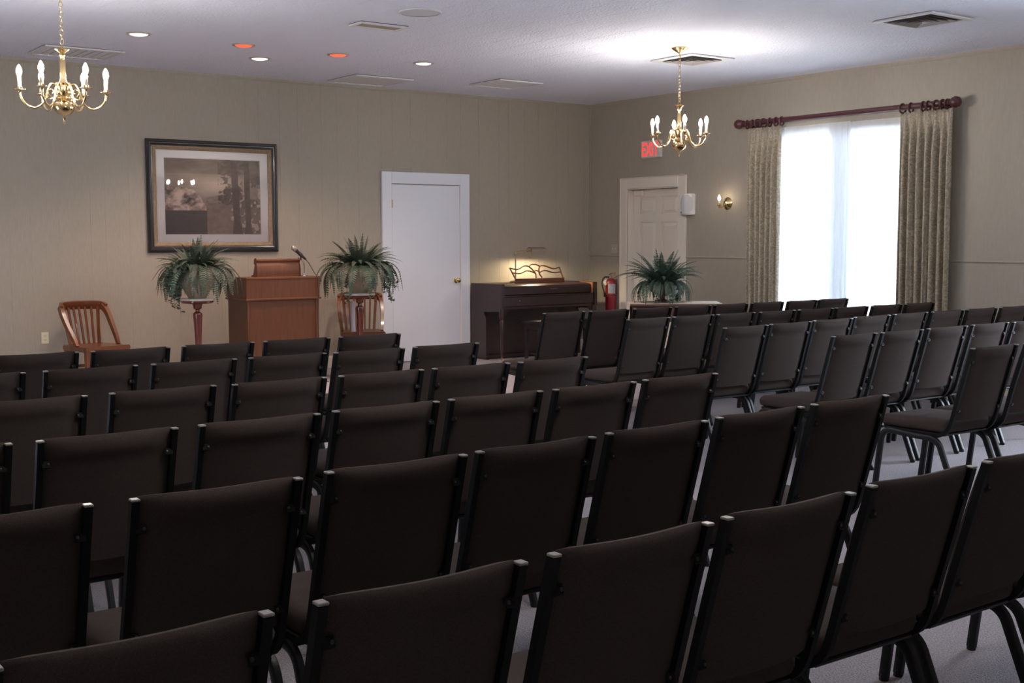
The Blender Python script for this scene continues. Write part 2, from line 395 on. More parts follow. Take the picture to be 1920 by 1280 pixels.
# ------------------------------------------------------------------ upholstered chairs
def chair_proto():
    t = thing('stacking_chair', 'x', 'chair', group='upholstered stacking chairs')
    OY = -.33                                           # local origin under the middle of the seat
    def pt(x, y, z): return Vector((x, y+OY, z))
    # seat cushion
    bm = BM(); box(bm, -.214, .214, .150+OY, .592+OY, .392, .470, .032, 4)
    for v in bm.verts:
        u = max(0, 1-(v.co.x/.214)**2); q = max(0, 1-((v.co.y-OY-.371)/.221)**2)
        if v.co.z > .44: v.co.z += .018*u*q
        if v.co.y-OY > .54 and v.co.z > .44: v.co.z -= .010
    bmesh.ops.subdivide_edges(bm, edges=[e for e in bm.edges if e.calc_length() > .2], cuts=4, use_grid_fill=True)
    for v in bm.verts:
        u = max(0, 1-(v.co.x/.214)**2); q = max(0, 1-((v.co.y-OY-.371)/.221)**2)
        if v.co.z > .466: v.co.z = max(v.co.z, .468+.018*u*q)
    obj('seat', bm, 'chair_fabric', t, True)
    bm = BM(); box(bm, -.205, .205, .165+OY, .57+OY, .378, .3915, .004); obj('seat_pan', bm, 'black_metal', t)
    # padded back: shell swept between the posts, rolled over the top
    th = math.atan2(.128, .46); dirv = Vector((0, math.sin(th), -math.cos(th))); nf = Vector((0, math.cos(th), math.sin(th)))
    bm = BM(); nx = 10; L = .425; hw = .1955
    prof = []                                            # (along the slope, forward offset)
    prof = [(.085, -.0005), (.070, -.003), (.056, -.008), (.042, -.011), (.028, -.010), (.014, -.005), (.004, .003), (.0, .013), (.004, .024), (.018, .034)]
    rear = [(.10+(L-.10)*k/7, 0) for k in range(7, -1, -1)]; front = [(.018+(L-.018)*k/8, .036+.012*math.sin(PI*k/8)) for k in range(1, 9)]
    ring = rear + prof + front
    rows = []
    for i in range(nx+1):
        x = -hw+2*hw*i/nx; bow = .030*(1-(x/hw)**2); up_ = .003*(1-(x/hw)**4); edge = .006*(abs(x)/hw)**8
        row = []
        for s, d in ring:
            p = Vector((x, OY, .882)) + dirv*(s-up_*max(0, 1-s/.15)) + nf*(max(d, -.012*(1-(abs(x)/hw)**6))*(1-.5*(abs(x)/hw)**8) - bow*.6 + .002 + edge)
            row.append(bm.verts.new(p))
        rows.append(row)
    n = len(ring)
    for a, b in zip(rows, rows[1:]):
        for j in range(n): bm.faces.new((a[j], b[j], b[(j+1) % n], a[(j+1) % n]))
    bm.faces.new(rows[0]); bm.faces.new(rows[-1][::-1])
    obj('backrest', bm, 'chair_fabric', t, True)
    for s in (-1, 1):
        x = .206*s
        top = pt(x, 0.005, .878); low = pt(x, .121, .460)
        path = [top, low] + [p for p in arc(low, pt(x, .142, .383), pt(x, .235, .372), 5)][1:] + [pt(x, .36, .371)]
        bm = BM(); sweep(bm, path, rect(.019, .022), side=(1, 0, 0)); post = obj('back_post', bm, 'black_matte', t)
        bm = BM(); box(bm, x-.0102, x+.0102, .005+OY-.0125, .005+OY+.0115, .877, .883, .0015); obj('post_cap', bm, 'cap_sheen_grey', post)
        for dz in (.075, .355):
            p = pt(x-.017*s, .005+.116*dz/.418+.0, .878-dz)
            q = Matrix.Translation(p) @ Matrix.Rotation(-th, 4, 'X')
            bm = BM(); box(bm, -.013, .013, -.0145, -.0105, -.011, .011, .002, mtx=q); obj('bracket', bm, 'black_matte', post)
        for dz in (.075, .355):
            p = pt(x-.023*s, .005+.116*dz/.418, .878-dz)
            q = Matrix.Translation(p) @ Matrix.Rotation(-th, 4, 'X') @ Matrix.Translation((0, -.0148, 0)) @ Matrix.Rotation(R(90), 4, 'X')
            bm = BM(); lathe(bm, [(.0045, 0), (.004, .002), (.0015, .003)], 8, mtx=q); obj('bolt', bm, 'bolt_steel', post, True)
        # side frame: an inverted U of oval tube, front leg and rear leg meet in the middle of the rail
        xl = .217*s; oval = [(math.copysign(abs(a)**.45, a)*.0125, math.copysign(abs(b)**.45, b)*.0165) for a, b in circ(1, 12)]; g = 1
        front = [pt(xl, .40, .366)] + [p for p in arc(pt(xl, .490, .372), pt(xl, .560, .378), pt(xl, .574, .318), 6)] + [pt(xl, .612, .012)]
        rear = [pt(xl, .40, .366)] + [p for p in arc(pt(xl, .255, .361), pt(xl, .200, .358), pt(xl, .180, .316), 6)] + [pt(xl, .055, .012)]
        for path, fy in ((front, .612), (rear, .055)):
            bm = BM(); sweep(bm, path, oval, side=(1, 0, 0)); lg = obj('leg', bm, 'black_metal', t, True)
            bm = BM(); lathe(bm, [(.015, 0), (.017, .004), (.015, .022)], 8, (xl, fy+OY, 0)); obj('glide', bm, 'black_metal', lg)
    bm = BM(); box(bm, -.217, .217, .385+OY, .415+OY, .352, .3775, .003); obj('cross_bar', bm, 'black_metal', t)
    return t
ORD = ['first', 'second', 'third', 'fourth', 'fifth', 'sixth', 'seventh', 'eighth', 'ninth']
ROWS_LEFT = [  # front row first: (x of back centre, y of back top), aisle end last
 ('front row', [(1.68, 6.49), (2.172, 6.472), (2.676, 6.484), (3.177, 6.492), (3.678, 6.503)]),
 ('second row', [(1.19, 5.630), (1.704, 5.634), (2.200, 5.628), (2.700, 5.630), (3.172, 5.618), (3.679, 5.634)]),
 ('third row', [(1.17, 4.650), (1.693, 4.656), (2.184, 4.635), (2.681, 4.638), (3.172, 4.638), (3.650, 4.631)]),
 ('fourth row', [(.655, 3.68), (1.157, 3.675), (1.661, 3.677), (2.159, 3.694), (2.649, 3.704), (3.137, 3.701), (3.639, 3.718)]),
 ('fifth row', [(.60, 2.72), (1.115, 2.708), (1.629, 2.728), (2.104, 2.739), (2.604, 2.760), (3.106, 2.785), (3.613, 2.802)]),
 ('sixth row', [(.585, 1.746), (1.095, 1.745), (1.590, 1.752), (2.075, 1.764), (2.600, 1.786), (3.100, 1.80), (3.605, 1.80)])]
ROWS_RIGHT = [  # aisle end first
 ('front row', [(6.055, 7.543), (6.542, 7.548), (7.03, 7.543), (7.514, 7.540), (7.992, 7.545), (8.472, 7.540), (8.96, 7.543), (9.43, 7.55)]),
 ('second row', [(6.088, 6.580), (6.563, 6.584), (7.034, 6.59), (7.518, 6.587), (7.999, 6.583), (8.470, 6.584), (8.945, 6.580), (9.432, 6.584)]),
 ('third row', [(6.045, 5.570), (6.550, 5.610), (7.07, 5.660), (7.60, 5.72), (8.12, 5.75), (8.63, 5.755), (9.12, 5.76), (9.61, 5.76)]),
 ('fourth row', [(6.057, 4.686), (6.532, 4.682), (7.051, 4.700), (7.574, 4.716), (8.05, 4.70)]),
 ('fifth row', [(6.021, 3.715), (6.515, 3.705)])]
proto = chair_proto(); kids = family(proto); used = False
random.seed(11)
for side, rows in (('left', ROWS_LEFT), ('right', ROWS_RIGHT)):
    for rname, row in rows:
        for i, (x, y) in enumerate(row):
            k = len(row)-1-i if side == 'left' else i
            rank = 'at the aisle end' if k == 0 else '%s from the aisle' % ORD[k]
            lab = 'dark fabric stacking chair %s of the %s, %s of the aisle' % (rank, rname, side) if k == 0 else 'dark fabric stacking chair, %s in the %s %s of the aisle' % (rank, rname, side)
            rz = R(random.uniform(-.7, .7))
            loc = (x, y+.33, 0)
            if not used: proto.location = loc; proto.rotation_euler.z = rz; proto['label'] = lab; used = True
            else: dup(proto, loc, rz, lab, kids)

# ------------------------------------------------------------------ lectern with bookrest, microphone
lx0, lx1, ly0, ly1 = 4.915, 5.722, 11.17, 11.68
t = thing('lectern', 'reddish wooden lectern with ledge between the two pedestal ferns', 'lectern', ((lx0+lx1)/2, (ly0+ly1)/2, 0))
cx, cy = (lx0+lx1)/2, (ly0+ly1)/2
bm = BM(); box(bm, lx0+.03-cx, lx1-.03-cx, ly0+.018-cy, ly0+.036-cy, .05, .862); obj('front_panel', bm, 'cherry_wood', t)
for a in (lx0+.012, lx1-.030):
    bm = BM(); box(bm, a-cx, a+.018-cx, ly0+.018-cy, ly1-.02-cy, .05, .862); obj('side_panel', bm, 'cherry_wood_shaded', t)
for a in (lx0+.012, lx1-.042):
    bm = BM(); box(bm, a-cx, a+.03-cx, ly0+.008-cy, ly0+.0175-cy, .05, .862, .002); obj('corner_strip', bm, 'cherry_wood', t)
bm = BM(); box(bm, lx0-.004-cx, lx1+.004-cx, ly0-.004-cy, ly1-.004-cy, 0, .05, .006); obj('plinth', bm, 'cherry_wood_shaded', t)
bm = BM(); box(bm, lx0-.012-cx, lx1+.014-cx, ly0-.012-cy, ly1-cy, .862, .882, .006, 2); obj('ledge', bm, 'cherry_wood', t)
bm = BM(); box(bm, lx0-cx, lx1-cx, ly0-cy, ly0+.02-cy, .882, 1.070); obj('upper_front_panel', bm, 'cherry_wood', t)
for a in (lx0, lx1-.02):
    bm = BM(); prism(bm, [(ly0+.0205-cy, .882), (ly1-.01-cy, .882), (ly1-.01-cy, 1.0), (ly0+.22-cy, 1.085), (ly0+.0205-cy, 1.070)], a-cx, a+.02-cx, 'x'); obj('upper_side_panel', bm, 'cherry_wood_shaded', t)
bm = BM(); box(bm, lx0-.006-cx, lx1+.006-cx, ly0-.006-cy, ly0+.26-cy, 1.0705, 1.0955, .006, 2); obj('top_board', bm, 'cherry_wood', t)
bm = BM(); prism(bm, [(ly0+.262-cy, 1.08), (ly1-cy, .99), (ly1-cy, 1.005), (ly0+.262-cy, 1.095)], lx0+.021-cx, lx1-.021-cx, 'x'); obj('reading_surface', bm, 'cherry_wood_shaded', t)
# scroll-topped bookrest on the lectern
t = thing('bookrest', 'small scroll-topped wooden bookrest standing on the lectern', 'bookrest', (5.325, ly0+.12, 1.0955))
prof = smoothpath([(.0, .0, 0), (-.002, .06, 0), (.006, .11, 0), (.020, .140, 0), (.010, .166, 0), (.030, .182, 0), (.058, .168, 0), (.060, .140, 0), (.040, .128, 0)], 4)
bm = BM(); outer = [(p.x, p.y) for p in prof] + [(.030, .11), (.022, .06), (.022, 0)]
prism(bm, outer, -.232, .232, 'x'); obj('front_panel', bm, 'cherry_wood', t, True)
for s in (-1, 1):
    bm = BM(); prism(bm, [(-.006, 0), (-.008, .06), (0, .115), (.012, .14), (.002, .168), (.028, .19), (.062, .176), (.068, .14), (.05, .115), (.07, .06), (.10, 0)], s*.2375-.005, s*.2375+.005, 'x'); obj('scroll_end', bm, 'cherry_wood_shaded', t, True)
bm = BM(); box(bm, -.232, .232, .0225, .16, 0, .014); obj('base_board', bm, 'cherry_wood_shaded', t)
# microphone on a gooseneck
t = thing('microphone', 'handheld microphone on a chrome gooseneck at the lectern', 'microphone', (5.588, 11.25, 1.0955))
bm = BM(); lathe(bm, [(.028, 0), (.026, .008), (.012, .014), (.010, .03)], 14); obj('base_flange', bm, 'chrome', t, True)
neck = smoothpath([(0, 0, .02), (.004, 0, .08), (-.004, 0, .14), (-.034, 0, .176)], 6)
bm = BM(); sweep(bm, neck, circ(.0065, 8)); obj('gooseneck', bm, 'chrome', t, True)
a, b = Vector((.022, 0, .172)), Vector((-.126, 0, .300)); d = (b-a).normalized()
def along(bm_, prof_): lathe(bm_, prof_, 14, mtx=Matrix.Translation(a) @ d.to_track_quat('Z', 'Y').to_matrix().to_4x4())
bm = BM(); along(bm, [(.010, 0), (.012, .004), (.015, .06), (.019, .135), (.021, .148)]); obj('handle', bm, 'mic_body', t, True)
bm = BM(); along(bm, [(.021, .1485), (.026, .158), (.027, .176), (.022, .194), (.010, .203)]); obj('grille', bm, 'mic_grille', t, True)
bm = BM(); along(bm, [(.0185, .055), (.0205, .057), (.0205, .095), (.0185, .097)]); box(bm, -.042, -.026, -.009, .009, .168, .205, .003); obj('clip', bm, 'mic_body', t, True)
cab = smoothpath([(.022, 0, .172), (.060, -.01, .12), (.095, -.05, .03), (.103, -.098, -.012), (.104, -.1, -.1), (.106, -.106, -.226), (.108, -.092, -.40), (.11, -.092, -.70), (.12, -.12, -1.04), (.16, -.2, -1.09)], 5)
bm = BM(); sweep(bm, cab, circ(.0042, 6)); obj('cable', bm, 'cable_black', t, True)

# ------------------------------------------------------------------ slatted wooden armchairs
def wooden_chair(loc, rz, label):
    t = thing('wooden_chair', label, 'chair', loc, rz, 'slatted wooden chairs by the back wall')   # faces -y
    bm = BM(); prism(bm, [(-.245, -.24), (.245, -.24), (.235, .05), (.205, .235), (-.205, .235), (-.235, .05)], .405, .452, 'z')
    bmesh.ops.bevel(bm, geom=list(bm.edges), offset=.008, segments=2, affect='EDGES'); obj('seat', bm, 'chair_wood', t)
    for s in (-1, 1):
        bm = BM(); sweep(bm, [(.20*s, -.20, .405), (.205*s, -.215, 0)], rect(.046, .046), side=(1, 0, 0), scale=[1, .68]); obj('leg', bm, 'chair_wood', t)
        bm = BM(); sweep(bm, [(.175*s, .195, .405), (.19*s, .26, 0)], rect(.046, .046), side=(1, 0, 0), scale=[1, .68]); obj('leg', bm, 'chair_wood', t)
        bm = BM(); box(bm, .188*s-.011, .188*s+.011, -.19, .21, .17, .20, .003); obj('stretcher', bm, 'chair_wood', t)
    bm = BM(); box(bm, -.18, .18, .215, .237, .22, .25, .003); obj('stretcher', bm, 'chair_wood', t)
    for s in (-1, 1):                                     # bent end posts sweeping from the crest down to the seat side
        pth = smoothpath([(.222*s, -.06, .452), (.230*s, -.01, .53), (.240*s, .08, .65), (.240*s, .155, .76), (.222*s, .215, .825)], 5)
        bm = BM(); sweep(bm, pth, rect(.036, .046), side=(1, 0, 0), scale=[.8+.45*i/(len(pth)-1) for i in range(len(pth))]); obj('arm_post', bm, 'chair_wood', t, True)
    crest = smoothpath([(-.238, .175, .800), (-.215, .225, .825), (-.13, .272, .832), (0, .288, .834), (.13, .272, .832), (.215, .225, .825), (.238, .175, .800)], 5)
    bm = BM(); sweep(bm, crest, [(-.040, -.014), (.034, -.014), (.044, -.006), (.044, .008), (.034, .015), (-.040, .015)], side=(0, .25, -1)); obj('crest_rail', bm, 'chair_wood', t, True)
    n = 7
    for i in range(n):
        u = -1+2*i/(n-1); bm = BM()
        wdt = .03 if abs(u) > .9 else .020
        sweep(bm, [(.155*u, .185-.012*u*u, .452), (.168*u, .218-.014*u*u, .60), (.185*u, .270-.040*u*u, .815)], rect(wdt, .013), side=(1, 0, 0)); obj('slat', bm, 'chair_wood', t)
    return t
wooden_chair((3.60, 11.80, 0), R(14), 'slatted wooden armchair standing alone beside the wall outlet')
wooden_chair((6.56, 11.80, 0), R(-24), 'slatted wooden armchair behind the pedestal fern next to the white door')
bm = BM(); lathe(bm, [(.026, 0), (.026, .34)], 10, mtx=Matrix.Rotation(R(-3), 4, 'X'))
o = obj('rolled_paper', bm, 'paper_white', None, True, loc=(6.40, 11.70, .4525)); tag(o, 'pale rolled paper standing on the wooden chair behind the fern', 'paper')

# ------------------------------------------------------------------ pedestals and ferns
def pedestal(loc, label):
    t = thing('plant_stand', label, 'plant stand', loc, 0, 'marble topped plant stands')
    bm = BM(); lathe(bm, [(.158, .877), (.165, .880), (.165, .895), (.160, .900)], 28); obj('marble_top', bm, 'marble', t, True)
    bm = BM(); lathe(bm, [(.06, .845), (.145, .852), (.155, .862), (.155, .8765)], 28); obj('top_rim', bm, 'mahogany', t, True)
    bm = BM(); lathe(bm, [(.034, .10), (.026, .16), (.020, .22), (.024, .30), (.040, .66), (.046, .735), (.042, .755), (.022, .768), (.020, .785), (.040, .80), (.042, .825), (.05, .8445)], 18); obj('column', bm, 'mahogany', t, True)
    for k in range(3):
        a = 2*PI*k/3+.5; c, s = math.cos(a), math.sin(a)
        pth = smoothpath([(.02*c, .02*s, .17), (.09*c, .09*s, .15), (.16*c, .16*s, .05), (.21*c, .21*s, .018)], 4)
        bm = BM(); sweep(bm, pth, rect(.026, .03), side=(-s, c, 0)); obj('foot', bm, 'mahogany', t)
    return t
ST1, ST2 = (4.455, 11.30, 0), (6.262, 11.30, 0)
pedestal(ST1, 'slender mahogany plant stand with marble top left of the lectern')
pedestal(ST2, 'slender mahogany plant stand with marble top in front of a wooden chair')

def frond_mesh(L, a0, a1, wmax, n=17, seed=0):
    rnd = random.Random(seed); bm = BM(); th = a0; r = 0; z = 0; pts = []
    for i in range(n+1):
        pts.append((r, z, th)); u = i/n; th = a0+(a1-a0)*min(1, u/(.72 if a1 > 2.5 else 1))**.9; r += L/n*math.sin(th); z += L/n*math.cos(th)
    P = [Vector((r, 0, z)) for r, z, _ in pts]
    sweep(bm, P, circ(.0028, 3), side=(0, 1, 0), scale=[1-.7*i/n for i in range(n+1)])
    for i in range(2, n+1):
        u = i/n; l = wmax*(math.sin(PI*min(1, .12+.86*u))**.7)*(1-.25*u); th = pts[i][2]
        tan = Vector((math.sin(th), 0, math.cos(th))); nor = Vector((math.cos(th), 0, -math.sin(th)))*-1
        for s in (-1, 1):
            d = (Vector((0, s, 0)) + tan*.32 + nor*-.22*1 + Vector((0, 0, -.10*rnd.random()))).normalized()
            w2 = tan*(.66*L/n)
            b0 = P[i]; bm.faces.new([bm.verts.new(q) for q in (b0-w2*.5, b0+d*l*.45-w2*.72, b0+d*l, b0+d*l*.5+w2*.45, b0+w2*.5)])
    bmesh.ops.recalc_face_normals(bm, faces=bm.faces)
    me = bpy.data.meshes.new('frond'); bm.to_mesh(me); bm.free(); return me
FR = {m_: [] for m_ in ('fern_green', 'fern_green_dull')}
FPLAN = [(.40, 2, 24, .052), (.42, 8, 58, .058), (.44, 15, 92, .060), (.48, 20, 122, .062), (.52, 22, 150, .064), (.60, 28, 172, .064), (.56, 44, 178, .062)]
for m_ in FR:
    for q, (L, a0, a1, wd) in enumerate(FPLAN):
        me = frond_mesh(L, R(a0), R(a1), wd*.92, 24, q); me.materials.append(MATS[m_]); FR[m_].append(me)
def ivy(bm, path, n, size, rnd):
    P = smoothpath(path, 6); sweep(bm, P, circ(.0025, 3))
    for k in range(n):
        p = P[int((k+.5)/n*(len(P)-1))] + Vector((rnd.uniform(-.03, .03), rnd.uniform(-.03, .03), rnd.uniform(-.02, .02)))
        q = Euler((rnd.uniform(.3, 1.2), rnd.uniform(-.5, .5), rnd.uniform(0, 6.28))).to_matrix(); s = size*rnd.uniform(.7, 1.2)
        bm.faces.new([bm.verts.new(p+q @ (Vector(v)*s)) for v in ((0, -.1, 0), (.42, -.25, .05), (.5, .25, -.05), (.18, .5, 0), (0, 1, -.12), (-.18, .5, 0), (-.5, .25, -.05), (-.42, -.25, .05))])
def fern(loc, label, pot, seed, ivies, mats, spread=1.0, pot_h=.27, droop=1.0):
    rnd = random.Random(seed); t = thing('potted_fern', label, 'fern', loc, 0, 'potted ferns')
    bm = BM()
    if pot == 'urn': lathe(bm, [(.075, 0), (.075, .02), (.03, .03), (.028, .06), (.07, .075), (.13, .12), (.15, .18), (.155, .2), (.145, .2), (.06, .185)], 20); top = .2; obj('pot', bm, 'pot_red', t, True)
    else: lathe(bm, [(.085, 0), (.09, .015), (.125, .07), (.17, .16), (.187, .235), (.20, .248), (.20, pot_h), (.185, pot_h), (.175, pot_h-.03), (.05, pot_h-.035)], 24); top = pot_h; obj('pot', bm, 'pot_ceramic', t, True)
    plan = [(0, 10, .03, (.65, 1.05)), (1, 22, .05, (.6, 1.02)), (2, 32, .07, (.55, 1.0)), (3, 32, .09, (.6, 1.0)), (4, 28, .11, (.65, 1.02)), (5, 24, .12, (.7, 1.05)), (6, 28, .14, (.65, 1.08))]
    for q, n, r0, (s0, s1) in plan:
        ph = rnd.uniform(0, 6.28)
        for k in range(n):
            a = ph+2*PI*(k+rnd.uniform(-.35, .35))/n; s = rnd.uniform(s0, s1)*spread*(droop if q > 3 else 1)
            o = link('frond', FR[rnd.choice(mats)][q], t, (r0*math.cos(a), r0*math.sin(a), top-.03), (rnd.uniform(-.22, .22), rnd.uniform(-.12, .20), a)); o.scale = (s, s*rnd.uniform(.85, 1.15), s)
    for path, n, size in ivies:
        bm = BM(); ivy(bm, [(x, y, z+top) for x, y, z in path], n, size, rnd); obj('ivy_strand', bm, 'ivy_green', t)
    return t
iv1 = [([(-.10, -.12, .05), (-.20, -.2, .04), (-.30, -.2, -.04), (-.35, -.18, -.16)], 40, .050), ([(-.12, -.08, .04), (-.27, -.10, .05), (-.34, -.14, -.08), (-.33, -.14, -.25)], 40, .052), ([(-.12, -.10, .03), (-.22, -.18, .0), (-.29, -.2, -.16), (-.27, -.2, -.30)], 40, .050), ([(-.10, -.05, .03), (-.25, -.14, .02), (-.31, -.17, -.14), (-.28, -.15, -.36)], 34, .046), ([(-.08, -.10, .05), (-.24, -.16, .05), (-.35, -.12, -.06), (-.37, -.1, -.13)], 22, .044), ([(-.1, -.1, .03), (-.22, -.17, -.08), (-.25, -.16, -.22), (-.24, -.18, -.4)], 30, .042)]
iv2 = [([(.12, -.10, .04), (.24, -.16, .02), (.24, -.18, -.14), (.22, -.18, -.28)], 36, .050), ([(.10, -.10, .04), (.24, -.14, .0), (.27, -.15, -.2), (.30, -.16, -.38)], 32, .046), ([(.10, -.06, .05), (.26, -.10, .03), (.36, -.1, -.10), (.41, -.1, -.22)], 22, .044), ([(-.1, -.1, .03), (-.21, -.15, -.05), (-.235, -.15, -.25), (-.23, -.15, -.42)], 24, .040)]
iv3 = [([(.0, -.13, .06), (-.02, -.21, 0), (.02, -.22, -.12), (.04, -.22, -.17)], 34, .046), ([(-.03, -.13, .06), (-.05, -.20, -.02), (-.03, -.21, -.14), (0, -.21, -.17)], 30, .044), ([(-.1, -.05, .03), (-.22, -.12, -.04), (-.22, -.14, -.2), (-.16, -.16, -.18)], 20, .034)]
fern((ST1[0], ST1[1], .9005), 'potted fern with ivy trailing left, on the stand in front of the picture', 'bowl', 3, iv1, ['fern_green', 'fern_green_dull'], .92)
fern((ST2[0], ST2[1], .9005), 'potted fern with ivy trailing right, on the stand by the white door', 'bowl', 8, iv2, ['fern_green', 'fern_green_dull', 'fern_green_dull'], .98)

# ------------------------------------------------------------------ corner table with cloth and fern
TA = math.atan2(8.9117-9.5305, 9.3272-8.5578)
TC = Vector((9.11, 9.43, 0))
t = thing('side_table', 'dark wooden side table set across the corner, carrying a fern', 'table', TC, TA)
bm = BM(); box(bm, -.50, .50, -.275, .275, .752, .778, .006, 2); obj('table_top', bm, 'table_wood', t)
bm = BM(); box(bm, -.455, .455, -.235, -.215, .585, .7515); obj('apron', bm, 'table_wood', t)
bm = BM(); box(bm, -.455, .455, .215, .235, .585, .7515); obj('apron', bm, 'table_wood', t)
for s in (-1, 1):
    bm = BM(); box(bm, s*.445-.01, s*.445+.01, -.2145, .2145, .585, .7515); obj('apron', bm, 'table_wood', t)
    for q in (-1, 1):
        bm = BM(); sweep(bm, [(s*.455, q*.232, .7515), (s*.455, q*.232, .55), (s*.455, q*.232, 0)], rect(.05, .05), side=(1, 0, 0), scale=[1, 1, .6]); obj('leg', bm, 'table_wood', t)
for x0, x1 in ((-.43, -.005), (.005, .43)):
    bm = BM(); box(bm, x0, x1, -.247, -.2355, .60, .742, .003); dr = obj('drawer', bm, 'table_wood', t)
    bm = BM(); lathe(bm, [(.006, 0), (.006, .012), (.013, .016), (.011, .026)], 10, mtx=Matrix.Translation(((x0+x1)/2, -.247, .67)) @ Matrix.Rotation(R(90), 4, 'X')); obj('knob', bm, 'brushed_brass', dr, True)
bm = BM()
random.seed(2)
pr = [(-.512, .585), (-.511, .66), (-.510, .74), (-.506, .776), (-.495, .7835), (-.2, .7835), (0.1, .7835), (.475, .7835)]
cols = []
for i in range(15):
    y = -.262+.524*i/14; cols.append([bm.verts.new((x+(.006*math.sin(i*1.9) if z < .75 else 0), y, z+(-.012*abs(math.sin(i*1.35)) if z < .6 else 0))) for x, z in pr])
for a, b in zip(cols, cols[1:]):
    for j in range(len(pr)-1): bm.faces.new((a[j], a[j+1], b[j+1], b[j]))
o = obj('table_runner', bm, 'table_cloth', None, True, loc=TC, rot=(0, 0, TA)); sm = o.modifiers.new('thick', 'SOLIDIFY'); sm.thickness = .004; sm.offset = -1
tag(o, 'cream patterned cloth runner covering the corner table and hanging off its end', 'cloth')
fern((9.005, 9.525, .788), 'potted fern in a dark red urn on the corner side table', 'urn', 21, iv3, ['fern_green'], 1.06, droop=.62)

# ------------------------------------------------------------------ upright piano
px0, px1, pf, pb, pt_ = 8.352, 9.842, 11.60, 12.245, .93
t = thing('upright_piano', 'dark mahogany upright piano in the corner beside the white door', 'piano', ((px0+px1)/2, 11.95, 0))
ox, oy = (px0+px1)/2, 11.95
def pbox(name, x0, x1, y0, y1, z0, z1, m='piano_wood', bev=.004, par=None):
    b_ = BM(); box(b_, x0-ox, x1-ox, y0-oy, y1-oy, z0, z1, bev); return obj(name, b_, m, par or t)
for x0, mm in ((px0, 'piano_wood'), (px1-.045, 'piano_wood')):
    b_ = BM(); prism(b_, [(pb-oy, 0), (pb-oy, pt_), (pf+.012-oy, pt_), (pf-oy, pt_-.012), (pf-oy, .635), (pf+.06-oy, .60), (11.98-oy, .585), (11.93-oy, .5), (11.93-oy, 0)], x0-ox, x0+.045-ox, 'x'); obj('side_panel', b_, mm, t)
pbox('inner_cheek', px1-.0575, px1-.0455, pf+.02, 11.90, .70, pt_-.003, 'piano_lamplit_wood', .003)  # thin slab carrying the painted lamp light
pbox('top_lid', px0+.046, px1-.046, 11.885, pb, .905, .928)
pbox('lower_panel', px0+.046, px1-.046, 11.955, 11.98, .06, .62)
pbox('toe_rail', px0+.046, px1-.046, 11.94, 11.985, .012, .0595)
pbox('back_frame', px0+.05, px1-.05, pb-.03, pb, .05, .90)
pbox('key_bed', px0+.046, px1-.046, pf+.02, 11.98, .625, .66)
pbox('key_slip', px0+.046, px1-.046, pf+.012, pf+.036, .661, .775)
b_ = BM(); prism(b_, [(11.884-oy, .922), (11.72-oy, .915), (11.662-oy, .900), (11.650-oy, .885), (11.650-oy, .80), (11.66-oy, .79), (11.884-oy, .79)], px0+.047-ox, px1-.0585-ox, 'x'); fb = obj('fallboard', b_, 'piano_wood', t)
pbox('key_cover', px0+.047, px1-.059, pf+.004, 11.66, .7755, .789)
b_ = BM()
for i in range(7): box(b_, 9.135+i*.016-ox, 9.145+i*.016-ox, 11.6494-oy, 11.6499-oy, .852, .860+.004*(i in (0, 3, 5)))
obj('maker_lettering', b_, 'frame_gold', fb)
bm = BM(); lathe(bm, [(.007, 0), (.006, .006), (.002, .009)], 8, mtx=Matrix.Translation((8.63-ox, pf+.012-oy, .725)) @ Matrix.Rotation(R(90), 4, 'X')); obj('lock_escutcheon', bm, 'brushed_brass', t, True)
for x in (px0+.028, px1-.028):
    bm = BM(); lathe(bm, [(.014, .055), (.018, .10), (.024, .42), (.030, .48), (.020, .50), (.030, .515), (.036, .54), (.036, .634)], 14, (x-ox, pf+.034-oy, 0)); lg = obj('leg', bm, 'piano_wood', t, True)
    bm = BM(); lathe(bm, [(.010, .056), (.014, .05), (.012, .042)], 10, (x-ox, pf+.034-oy, 0)); torus(bm, .012, .008, 12, 6, Matrix.Translation((x-ox, pf+.034-oy, .02)) @ Matrix.Rotation(R(90), 4, 'Y')); obj('caster', bm, 'brushed_brass', lg, True)
    bm = BM(); prism(bm, [(0, .634), (.10, .634), (.055, .61), (.03, .56), (0, .55)], pf+.028-oy, pf+.042-oy, 'y')
    bmesh.ops.transform(bm, matrix=Matrix.Translation((x-ox+(.03 if x < ox else -.03), 0, 0)) @ Matrix.Diagonal((1 if x < ox else -1, 1, 1, 1)), verts=bm.verts); obj('leg_bracket', bm, 'piano_wood', t)
for k in (-1, 0, 1):
    bm = BM(); box(bm, .05+k*.10-.018, .05+k*.10+.018, 11.82-oy, 11.95-oy, .03, .042, .004); obj('pedal', bm, 'brushed_brass', t)
# pierced music desk
t2 = bpy.data.objects.new('music_desk', None)
bm = BM(); box(bm, 8.70-ox, 9.475-ox, 11.80-oy, 11.815-oy, .9225, .985, .003); md = obj('music_desk', bm, 'desk_wood', t)
def dk(u, z): return (8.70+.775*u-ox, 11.815-oy+.10*(z-.98)/.14, z)
strips = {
 'desk_rail': [[(0, 1.112), (.14, 1.095), (.30, 1.135), (.40, 1.120), (.46, 1.045), (.44, .99)], [(1, 1.112), (.86, 1.095), (.70, 1.135), (.60, 1.120), (.54, 1.045), (.56, .99)],
               [(.015, 1.055), (.16, 1.045), (.30, 1.075), (.40, 1.065), (.455, 1.045)], [(.985, 1.055), (.84, 1.045), (.70, 1.075), (.60, 1.065), (.545, 1.045)],
               [(.39, 1.128), (.45, 1.15), (.50, 1.152), (.55, 1.15), (.61, 1.128)], [(.455, 1.068), (.50, 1.078), (.545, 1.068)]],
 'desk_end': [[(0, 1.115), (.008, 1.05), (.02, .985)], [(1, 1.115), (.992, 1.05), (.98, .985)]]}
